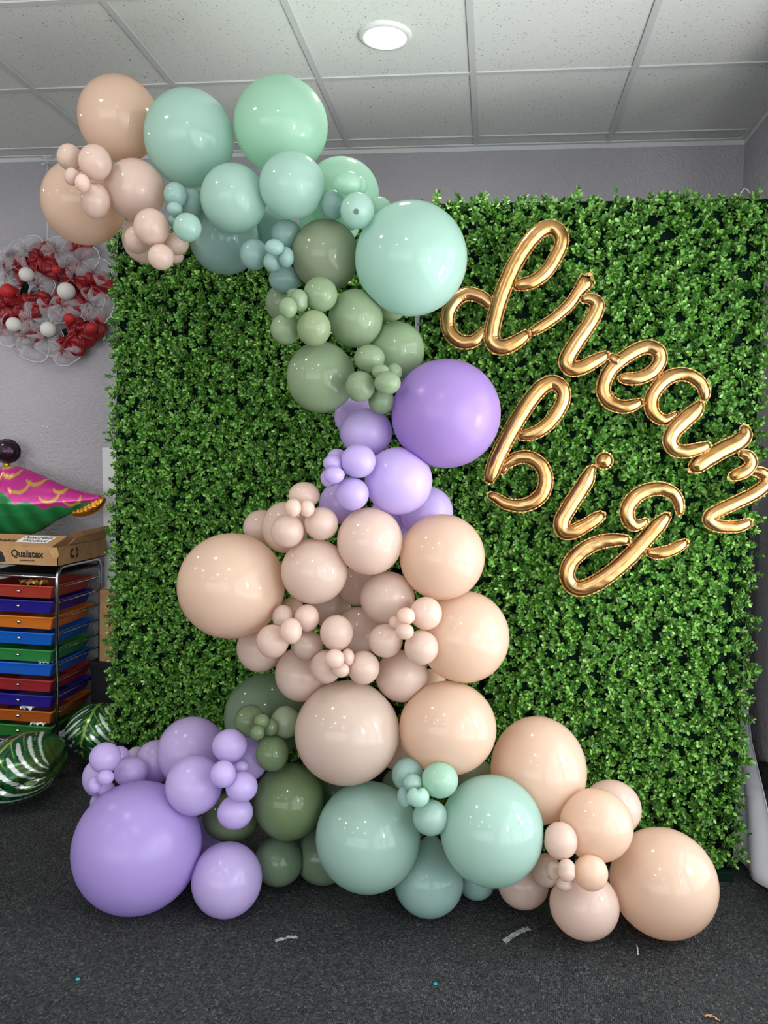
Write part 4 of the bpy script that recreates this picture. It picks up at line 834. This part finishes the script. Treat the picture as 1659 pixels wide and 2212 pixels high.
# ---------------------------------------------------------------- printed foil balloons
def col_mat(name, rough=.22, metal=.4):
    m = principled(name, (1, 1, 1, 1), rough, metal); at_ = N(m, 'ShaderNodeVertexColor'); at_.layer_name = 'print'
    L(m, at_.outputs['Color'], m.node_tree.nodes['Principled BSDF'].inputs['Base Color']); bump_noise(m, 18, .18, .01, 2)
    return m
FOILP = col_mat('printed_foil')
def set_print(me, cols):
    a = me.color_attributes.new('print', 'FLOAT_COLOR', 'POINT'); a.data.foreach_set('color', np.array(cols, dtype=np.float32).ravel())
def monstera(loc, rx, ry, rz, rotz, tilt, label, seed):
    root = empty('leaf_balloon', loc, rotz); tag(root, label, 'foil balloon', 'printed leaf foil balloons')
    na, nb = 220, 110; V = []; Cc = []; F = []; rg = np.random.default_rng(seed)
    g1, g2, g3 = (np.array(srgb(*c)[:3]) for c in ((10, 62, 32), (40, 116, 58), (122, 130, 40)))
    wh, ve = np.array(srgb(206, 214, 206)[:3]), np.array(srgb(140, 168, 72)[:3])
    for j in range(nb + 1):
        th = math.pi * j / nb
        for k in range(na):
            a = 2 * math.pi * k / na
            ux, uy, uz = math.sin(th) * math.cos(a), math.sin(th) * math.sin(a), math.cos(th)
            eq = math.exp(-(uz / .10) ** 2); puck = 1 + .035 * eq * math.cos(a * 9 + seed) - .05 * eq
            lobe = 1 + .05 * math.cos(a * 5 + 1.0) * math.sin(th) ** 2
            z = rz * math.copysign(abs(uz) ** .85, uz)
            V.append((rx * ux * puck * lobe, ry * uy * puck * lobe, z + rz))
            # printed leaf: stem joint towards the back, slits and veins fan out from it
            qx, qy = ux, uy - .42; rho = math.hypot(qx, qy) + (0.5 * (-uz) if uz < 0 else 0); ph = math.atan2(qx, -qy)
            base = g1 * .6 + g2 * .4 if math.sin(ph * 26 + 7 * rho + 2 * math.sin(9 * rho)) > .35 else g1
            if math.sin(ph * 37 + 1.3 * math.sin(14 * rho)) > .85: base = g1 * .3 + g2 * .7
            if ux > .55: base = base * (1 - min(.45, (ux - .55) * 1.2)) + g3 * .5 * min(.45, (ux - .55) * 1.2)
            c = base
            al = math.atan2(-uy, uz); ll = math.asin(max(-1, min(1, ux))); mid = .07 * math.sin(2.2 * al); lt = abs(ll - mid)
            if al > -1.0:
                for q_ in range(8):
                    a_k = -1.15 + .42 * q_ + (.16 if ll > mid else 0); st = .20 + .07 * (q_ % 2)
                    dv_ = al - (a_k + 1.15 * lt); tt = (lt - st) / 1.1
                    if 0 < tt < 1 and abs(dv_) < .085 * math.sqrt(min(1, tt * 8)) * (1 - .35 * tt): c = wh
                    if .02 < lt < .55 - .03 * q_ and abs(al - (a_k + .21 + 1.15 * lt)) < .030 * (1 - lt * 1.4): c = ve
                if lt < .045 - .010 * al: c = ve
            Cc.append((*c, 1))
    for j in range(nb):
        for k in range(na): F.append((j * na + k, (j + 1) * na + k, (j + 1) * na + (k + 1) % na, j * na + (k + 1) % na))
    me = bpy.data.meshes.new('body'); me.from_pydata(V, [], F); me.update(); set_print(me, Cc)
    link('body', me, FOILP, root, smooth=True)
    SV = []; n = 160
    for k in range(n):
        a = 2 * math.pi * k / n; lobe = (1 + .05 * math.cos(a * 5 + 1)) * (1 + .035 * math.cos(a * 9 + seed) - .05)
        for q in (.985, 1.05 + .006 * math.sin(k * 2.1)): SV.append((rx * lobe * q * math.cos(a), ry * lobe * q * math.sin(a), rz + .0015 * math.sin(k * 1.3)))
    SF = [(2 * k, 2 * k + 1, (2 * k + 3) % (2 * n), (2 * k + 2) % (2 * n)) for k in range(n)]
    link('seam', MB().add(SV, SF).mesh('seam'), M['green_frame'], root)
    root.rotation_euler = (tilt[0], tilt[1], rotz)
    return root
monstera((-1.945, 3.17, .035), .180, .205, .125, math.radians(-12), (math.radians(10), math.radians(-7)), 'green leaf printed foil balloon lying in front of the drawer cart', 2)
monstera((-1.775, 3.55, .10), .150, .140, .120, math.radians(-8), (math.radians(22), 0), 'green leaf printed foil balloon tucked behind, beside the hedge edge', 5)
# ---------------------------------------------------------------- pink and green foil balloon on the carton
root = empty('bird_balloon', (-2.15, 3.72, 1.075)); tag(root, 'pink and green foil balloon with gold scallops and gold tip, lying on the carton', 'foil balloon')
TOP = [(-2.52, 1.36), (-2.47, 1.41), (-2.423, 1.428), (-2.373, 1.443), (-2.312, 1.435), (-2.25, 1.414), (-2.153, 1.376), (-2.055, 1.338), (-1.959, 1.313), (-1.896, 1.306)]
BOT = [(-2.52, 1.20), (-2.47, 1.12), (-2.424, 1.09), (-2.374, 1.080), (-2.30, 1.082), (-2.213, 1.115), (-2.128, 1.170), (-2.031, 1.217), (-1.958, 1.252), (-1.896, 1.284)]
na, nb = 250, 120; V = []; Cc = []; F = []
ARCS = [(-2.423 + zx / 5.53 * .00243, 1.428 - ((900 + zy / 5.53) - 1010) * .00231, rr / 5.53 * .00237) for zx, zy, rr in
        ((15, 700, 105), (210, 610, 100), (330, 770, 118), (490, 690, 100), (660, 880, 108), (760, 800, 75), (900, 930, 95), (-180, 640, 105), (120, 520, 90))]
pink, grn, gld, red = (np.array(srgb(*c)[:3]) for c in ((196, 52, 140), (40, 130, 70), (196, 160, 66), (150, 28, 60)))
for i in range(na + 1):
    x = -2.52 + (-1.896 + 2.52) * i / na
    zt = np.interp(x, [p_[0] for p_ in TOP], [p_[1] for p_ in TOP]); zb = np.interp(x, [p_[0] for p_ in BOT], [p_[1] for p_ in BOT])
    hz = (zt - zb) / 2; zc = (zt + zb) / 2
    for k in range(nb):
        a = 2 * math.pi * k / nb; cz, cy_ = math.cos(a), math.sin(a)
        pk = 1 - .06 * math.exp(-(abs(abs(cz) - 1) / .02)) * (.5 + .5 * math.sin(i * 1.1))
        y = -cy_ * hz * .62 * (1 - .15 * abs(cz)); z = zc + hz * cz * pk
        V.append((x + 2.15, y, z - 1.075))
        # print: pink wing with gold scallops above, green belly below
        edge = np.interp(x, [-2.52, -2.40, -2.28, -2.12, -1.98, -1.90], [1.31, 1.315, 1.255, 1.225, 1.245, 1.27]) + .022 * abs(math.sin((x + 2.52) * 26))
        front = y <= 0
        if z > edge:
            c = pink if (x < -1.98 or z > 1.275) else red
            for (ax_, az_, ar_) in ARCS:
                dx, dz = x - ax_, z - az_; dd = math.hypot(dx, dz); an = math.atan2(dz, dx)
                lo = math.cos(min(1.57, abs(an + 1.25) * .85))
                if abs(dd - ar_) < .0085 * lo and -2.7 < an < .25: c = gld
        else: c = grn * (1 + .25 * math.sin(x * 60 + z * 25))
        Cc.append((*np.clip(c, 0, 1), 1))
for i in range(na):
    for k in range(nb): F.append((i * nb + k, i * nb + (k + 1) % nb, (i + 1) * nb + (k + 1) % nb, (i + 1) * nb + k))
F.append(tuple(reversed(range(nb)))); F.append(tuple(range(na * nb, (na + 1) * nb)))
me = bpy.data.meshes.new('body'); me.from_pydata(V, [], F); me.update(); set_print(me, Cc); link('body', me, FOILP, root, smooth=True)
gm = principled('amber_foil', srgb(196, 136, 48), 0.25, 0.8); bump_noise(gm, 60, .5, .01)
tip = [(-2.03, 1.214, .012), (-1.985, 1.222, .022), (-1.94, 1.240, .028), (-1.90, 1.262, .026), (-1.875, 1.285, .016), (-1.866, 1.298, .006)]
S_ = catmull(tip, .006); pts = [(q[0] + 2.15, -.01, q[1] - 1.075) for q in S_]
MB().tube(pts, [float(q[2]) * (1 + .06 * math.sin(k * 1.7)) for k, q in enumerate(S_)], 14).build('tip', gm, root, smooth=True)

dk = principled('dark_foil', srgb(62, 44, 56), 0.2, 0.7); bump_noise(dk, 30, .3, .01)
root = empty('round_foil_balloon', (-2.475, 3.86, 1.41)); tag(root, 'dark purple round foil balloon at the left edge, above the pink one', 'foil balloon')
V = []; F = []; na, nb = 40, 20
for j in range(nb + 1):
    th = math.pi * j / nb
    for k in range(na):
        a = 2 * math.pi * k / na; pk = 1 - .07 * math.sin(th) ** 8 * (.5 + .5 * math.cos(a * 11))
        V.append((.072 * math.sin(th) * math.cos(a) * pk, -.052 * math.cos(th), .10 + .060 * math.sin(th) * math.sin(a) * pk))
for j in range(nb):
    for k in range(na): F.append((j * na + k, j * na + (k + 1) % na, (j + 1) * na + (k + 1) % na, (j + 1) * na + k))
MB().add(V, F).build('body', dk, root, smooth=True)
SV = []; n = 60
for k in range(n):
    a = 2 * math.pi * k / n
    for q in (.92, 1.07): SV.append((.072 * q * math.cos(a), .0015 * math.sin(k * 1.5), .10 + .060 * q * math.sin(a)))
MB().add(SV, [(2 * k, 2 * k + 1, (2 * k + 3) % (2 * n), (2 * k + 2) % (2 * n)) for k in range(n)]).build('seam', dk, root)
MB().tube([(-.01, 0, .045), (.0, 0, .03), (.012, 0, .0)], [.012, .016, .010], 10).build('neck', gm, root, smooth=True)

# ---------------------------------------------------------------- red and white mesh wreath on the back wall
wc = Vector((-2.247, 3.90, 2.282))
wreath = empty('wreath', (wc.x, YB - .03, wc.z)); tag(wreath, 'round wreath of red and white mesh ribbon with balls, hanging on the grey wall', 'wreath')
ribbon = principled('red_mesh_ribbon', srgb(140, 14, 22), 0.38, spec=.6); vary(ribbon, srgb(112, 8, 16), srgb(152, 18, 26), 25.0)
b = ribbon.node_tree.nodes['Principled BSDF']; tc = N(ribbon, 'ShaderNodeTexCoord'); wv = N(ribbon, 'ShaderNodeTexWave', Scale=60.0, Distortion=2.0)
L(ribbon, tc.outputs['Object'], wv.inputs['Vector']); bp = N(ribbon, 'ShaderNodeBump', Strength=.4, Distance=.004); L(ribbon, wv.outputs['Fac'], bp.inputs['Height']); L(ribbon, bp.outputs['Normal'], b.inputs['Normal'])
tulle = principled('white_mesh_ribbon', srgb(226, 222, 226), 0.4, spec=.6); b = tulle.node_tree.nodes['Principled BSDF']
tc = N(tulle, 'ShaderNodeTexCoord'); wv = N(tulle, 'ShaderNodeTexWave', Scale=110.0, Distortion=2.0); L(tulle, tc.outputs['Object'], wv.inputs['Vector'])
rp = ramp(tulle, [(.5, (.08, .08, .08, 1)), (.95, (.42, .42, .42, 1))]); L(tulle, wv.outputs['Fac'], rp.inputs['Fac']); L(tulle, rp.outputs['Color'], b.inputs['Alpha'])
edge_m = principled('white_ribbon_edge', srgb(232, 228, 232), 0.5); bump_noise(edge_m, 90, .1)
wball = principled('white_glitter_ball', srgb(214, 208, 202), 0.7); bump_noise(wball, 400, .5, .002)
rball = principled('red_glitter_ball', srgb(176, 24, 24), 0.6); bump_noise(rball, 400, .5, .002)
Wp = [(-.195, .228), (-.142, .246), (.05, .256), (.191, .199), (.115, .177), (.248, .147), (.233, -.018), (.091, -.055), (.01, -.056), (-.014, -.222), (-.134, -.2), (-.101, -.113), (-.237, .126), (-.258, -.159), (.072, -.271), (-.052, .088), (.273, -.044), (-.27, .164), (-.092, -.253)]
Rp = [(-.048, .227), (.151, .244), (-.052, .148), (.131, .132), (.232, .087), (-.175, -.018), (-.113, -.158), (.132, -.199), (.111, -.018), (.02, -.02), (-.254, -.102), (.233, -.119), (-.195, .179), (.264, .068), (.173, -.176), (-.254, -.026), (-.134, -.045), (.104, -.233)]
rg = np.random.default_rng(5)
def puff(c, rx, rz, rot, depth, name, mat, seed, y0):
    """gathered ribbon loop: a domed, pleated shell that narrows to a knot"""
    V = []; F = []; n, k_ = 30, 14; rg2 = np.random.default_rng(seed); ph = rg2.uniform(0, 6)
    for j in range(k_ + 1):
        t = j / k_
        for i in range(n + 1):
            a = -2.5 + 5.0 * i / n
            rr = t * (1 + .10 * math.sin(a * 3 + ph) + .03 * math.sin(a * 19)); px, pz = rx * (rr * math.sin(a)), rz * (rr * math.cos(a) - .25)
            dome = depth * math.sqrt(max(0, 1 - (t - .45) ** 2 * 3.0)) * (.8 + .2 * math.sin(a * 6 + ph)) - .004 * math.sin(a * 22) * t
            V.append((px * math.cos(rot) - pz * math.sin(rot), -dome, px * math.sin(rot) + pz * math.cos(rot)))
    for j in range(k_):
        for i in range(n): F.append((j * (n + 1) + i, j * (n + 1) + i + 1, (j + 1) * (n + 1) + i + 1, (j + 1) * (n + 1) + i))
    o = MB().add(V, F).build(name, mat, wreath, (c[0], y0, c[1]), smooth=True)
    md = o.modifiers.new('thickness', 'SOLIDIFY'); md.thickness = .0008
    return o, [V[k_ * (n + 1) + i] for i in range(n + 1)]
MB().tube([(.17 * math.cos(a), -.02, .17 * math.sin(a)) for a in np.linspace(0, 2 * math.pi, 40)], .016, 8).build('wire_ring', M['green_frame'], wreath, smooth=True)
for k, c in enumerate(Rp):
    a = math.atan2(c[1], c[0])
    puff(c, .072 + .02 * rg.uniform(), .088 + .02 * rg.uniform(), a - math.pi / 2 + rg.uniform(-1, 1), .050 + .015 * rg.uniform(), 'red_ribbon_loop', ribbon, 40 + k, -.025)
for k, c in enumerate(Wp):
    a = math.atan2(c[1], c[0])
    o, rim = puff(c, .064 + .03 * rg.uniform(), .070 + .02 * rg.uniform(), a - math.pi / 2 + rg.uniform(-.7, .7), .062 + .02 * rg.uniform(), 'white_ribbon_ruffle', tulle, 80 + k, -.03)
    MB().tube(rim, .0020, 5).build('ruffle_edge', edge_m, o, smooth=True)
for (x, z, r, mt, nm) in [(-2.342, 2.395, .037, wball, 'white_ball'), (-2.13, 2.313, .044, wball, 'white_ball'), (-2.412, 2.148, .037, wball, 'white_ball'), (-2.226, 2.124, .039, wball, 'white_ball'),
                          (-2.444, 2.314, .037, rball, 'red_ball'), (-2.182, 2.417, .023, rball, 'red_ball'), (-2.113, 2.177, .028, rball, 'red_ball'), (-1.995, 2.132, .028, rball, 'red_ball')]:
    v, f = ICO[4]; MB().add((v * r * np.array([1, 1, .97])).tolist(), f).build(nm, mt, wreath, ((x - wc.x), -.105, z - wc.z), smooth=True)
# string and ceiling clip that hold the wreath
cord = principled('white_cord', srgb(226, 224, 222), 0.6); bump_noise(cord, 200, .1)
hang = empty('hanging_string', (-2.29, YB - .035, 2.52)); tag(hang, 'thin white string with a metal clip holding the wreath from the ceiling edge', 'string')
MB().tube([(0, 0, 0), (.001, 0, .25), (0, 0, .455)], .0022, 6).build('string', cord, hang, smooth=True)
MB().tube([(-.028, -.004, .475), (-.02, -.012, .486), (.0, -.014, .482), (.022, -.010, .487), (.03, -.004, .480)], .0035, 8).tube([(0, -.010, .482), (.003, -.006, .468), (0, 0, .452)], .003, 8).tube([(-.03, -.004, .452), (-.018, -.012, .447), (-.002, -.010, .452)], .005, 8).build('clip', M['tbar'], hang, smooth=True)
# chipped paint on the wall
for k, (x, z, r) in enumerate([(-2.332, 1.647, .004), (-2.309, 1.643, .0035), (-2.317, 1.585, .005)]):
    o = MB().lathe([(.0002, .0006), (r * .8, .0006), (r, .0)], 9).build('paint_chip', M['paper'], wall_back, (x, YB - .0002, z)); o.rotation_euler = (math.radians(90), 0, .7 * k); o.scale = (1.4, .8, 1)

# ---------------------------------------------------------------- board, boxes behind the left hedge
def thing_box(name, x0, x1, y0, y1, z0, z1, mat, label, cat, bevel=.003): 
    return tag(MB().box(x0 - (x0 + x1) / 2, x1 - (x0 + x1) / 2, y0 - (y0 + y1) / 2, y1 - (y0 + y1) / 2, 0, z1 - z0).build(name, mat, None, ((x0 + x1) / 2, (y0 + y1) / 2, z0), bevel=bevel), label, cat)
bd = thing_box('white_board', -1.955, -1.35, 3.930, 3.938, 0.0, 1.55, M['board'], 'tall plain white board leaning on the wall behind the left hedge', 'board', .001)
bd.rotation_euler = (0, math.radians(-1.4), 0)
shade_root = empty('shade_block', (-1.72, 3.80, 0)); tag(shade_root, 'black block added for the deep shadow under the flat cardboard box', 'shade block')  # solid black block stands in for deep shadow below the cardboard box
MB().box(-.225, .16, -.07, .06, 0, .44).build('body', M['black'], shade_root, bevel=.008); MB().box(-.232, .17, -.078, .066, .44, .478).build('block_top', M['black'], shade_root, bevel=.006)
cb = empty('cardboard_box', (-1.755, 3.80, .478)); tag(cb, 'plain upright cardboard box between the drawer cart and the hedge', 'box')
MB().box(-.150, .15, -.06, .06, 0, .36).build('body', M['card'], cb, bevel=.003); MB().box(-.150, .15, -.02, .02, .36, .3615).build('tape', M['paper'], cb)

# ---------------------------------------------------------------- right side: white drape, pole, adapter
V = []; F = []; nu, nv = 60, 40
for j in range(nv + 1):
    z = .012 + 1.35 * j / nv
    yf = np.interp(z, [0, .256, .446, .655, .9, 1.36], [2.86, 3.057, 3.287, 3.406, 3.44, 3.45]); yb = 3.56
    for i in range(nu + 1):
        u = i / nu; y = yf + (yb - yf) * u; fl = max(.25, 1 - z)
        V.append((1.052 + .012 * math.sin(u * 21 + .6 * z) * fl - .15 * u * fl, y - 3.3, z + .004 * math.sin(u * 17)))
for j in range(nv):
    for i in range(nu): F.append((j * (nu + 1) + i, j * (nu + 1) + i + 1, (j + 1) * (nu + 1) + i + 1, (j + 1) * (nu + 1) + i))
drape = MB().add(V, F).build('cloth_drape', M['cloth'], None, (0, 3.3, 0), smooth=True); md = drape.modifiers.new('thickness', 'SOLIDIFY'); md.thickness = .003
tag(drape, 'white cloth drape flaring to the carpet behind the right edge of the hedge', 'cloth')
pole = empty('wooden_pole', (1.045, 3.62, 0)); tag(pole, 'thin brown wooden pole standing behind the right edge of the hedge', 'pole')
MB().tube([(0, 0, .005), (0, 0, 1.15)], .013, 12).build('shaft', M['wood'], pole, smooth=True); MB().lathe([(.001, 1.175), (.012, 1.17), (.016, 1.155), (.013, 1.14)], 12).build('cap', M['wood'], pole, smooth=True)
ad_ = empty('power_adapter', (XR - .001, 3.19, .30)); tag(ad_, 'black power adapter with a white cable low on the right wall', 'adapter')
MB().box(-.035, 0, -.03, .03, 0, .09).build('body', M['black'], ad_, bevel=.004)
MB().tube([(-.02, 0, 0), (-.022, -.01, -.06), (-.03, -.03, -.13), (-.03, -.02, -.22), (-.02, .0, -.295)], .004, 8).build('cable', cord, ad_, smooth=True)

# ---------------------------------------------------------------- litter on the carpet
def strip(name, path, w, mat, label, cat, seed=0):
    rg = np.random.default_rng(seed); V = []; F = []
    P = catmull([(p_[0], p_[1], p_[2]) for p_ in path], .004)
    for i, q in enumerate(P):
        a = P[min(i + 1, len(P) - 1)] - P[max(i - 1, 0)]; t = np.array([-a[1], a[0]]) / (np.hypot(a[0], a[1]) + 1e-9)
        for s_ in (-1, 0, 1): V.append((q[0] + t[0] * w * s_, q[1] + t[1] * w * s_, max(.0015, q[2] + rg.uniform(-.002, .003))))
    for i in range(len(P) - 1):
        for k in range(2): F.append((3 * i + k, 3 * i + k + 1, 3 * i + 4 + k, 3 * i + 3 + k))
    c = np.array(V).mean(0); c[2] = 0
    o = MB().add([tuple(np.array(v) - c) for v in V], F).build(name, mat, None, tuple(c)); md = o.modifiers.new('thickness', 'SOLIDIFY'); md.thickness = .0005
    return tag(o, label, cat)
strip('plastic_strip', [(.090, 2.488, .004), (.115, 2.515, .008), (.14, 2.538, .012), (.171, 2.566, .010)], .010, M['clear'], 'crinkled clear plastic strip on the carpet in front of the mint balloons', 'plastic', 3)
strip('plastic_scrap', [(-.62, 2.365, .003), (-.58, 2.386, .007), (-.555, 2.395, .004)], .006, M['clear'], 'small dull plastic scrap on the carpet in front of the lone lavender balloon', 'plastic', 4)
strip('thread', [(.500, 2.492, .002), (.503, 2.517, .006), (.504, 2.543, .003)], .0012, M['paper'], 'short white thread on the carpet in front of the far right peach balloon', 'thread', 5)
strip('wood_shaving', [(.632, 2.236, .003), (.65, 2.232, .008), (.67, 2.222, .003)], .003, M['card'], 'pale curled shaving on the carpet at the bottom right corner', 'scrap', 6)
conf = principled('teal_confetti', srgb(20, 140, 140), 0.3); bump_noise(conf, 100, .05)
for k, (x, y, lb) in enumerate([(-.111, 2.246, 'teal confetti dot on the carpet at bottom centre'), (-1.125, 2.09, 'dark teal confetti dot on the carpet at bottom left')]):
    o = MB().lathe([(.0002, .006), (.004, .0055), (.0065, .003), (.006, .0005)], 10).build('confetti', conf, None, (x, y, .001), smooth=True); tag(o, lb, 'confetti', 'confetti dots on the carpet')
wire = MB().tube([(.0, 0, 0), (.008, -.01, .03), (.017, -.012, .046), (.032, -.01, .040), (.046, 0, .022)], .0012, 6).build('wire', cord, right_panel, (.827 - .3205, -.015, 2.452), smooth=True)
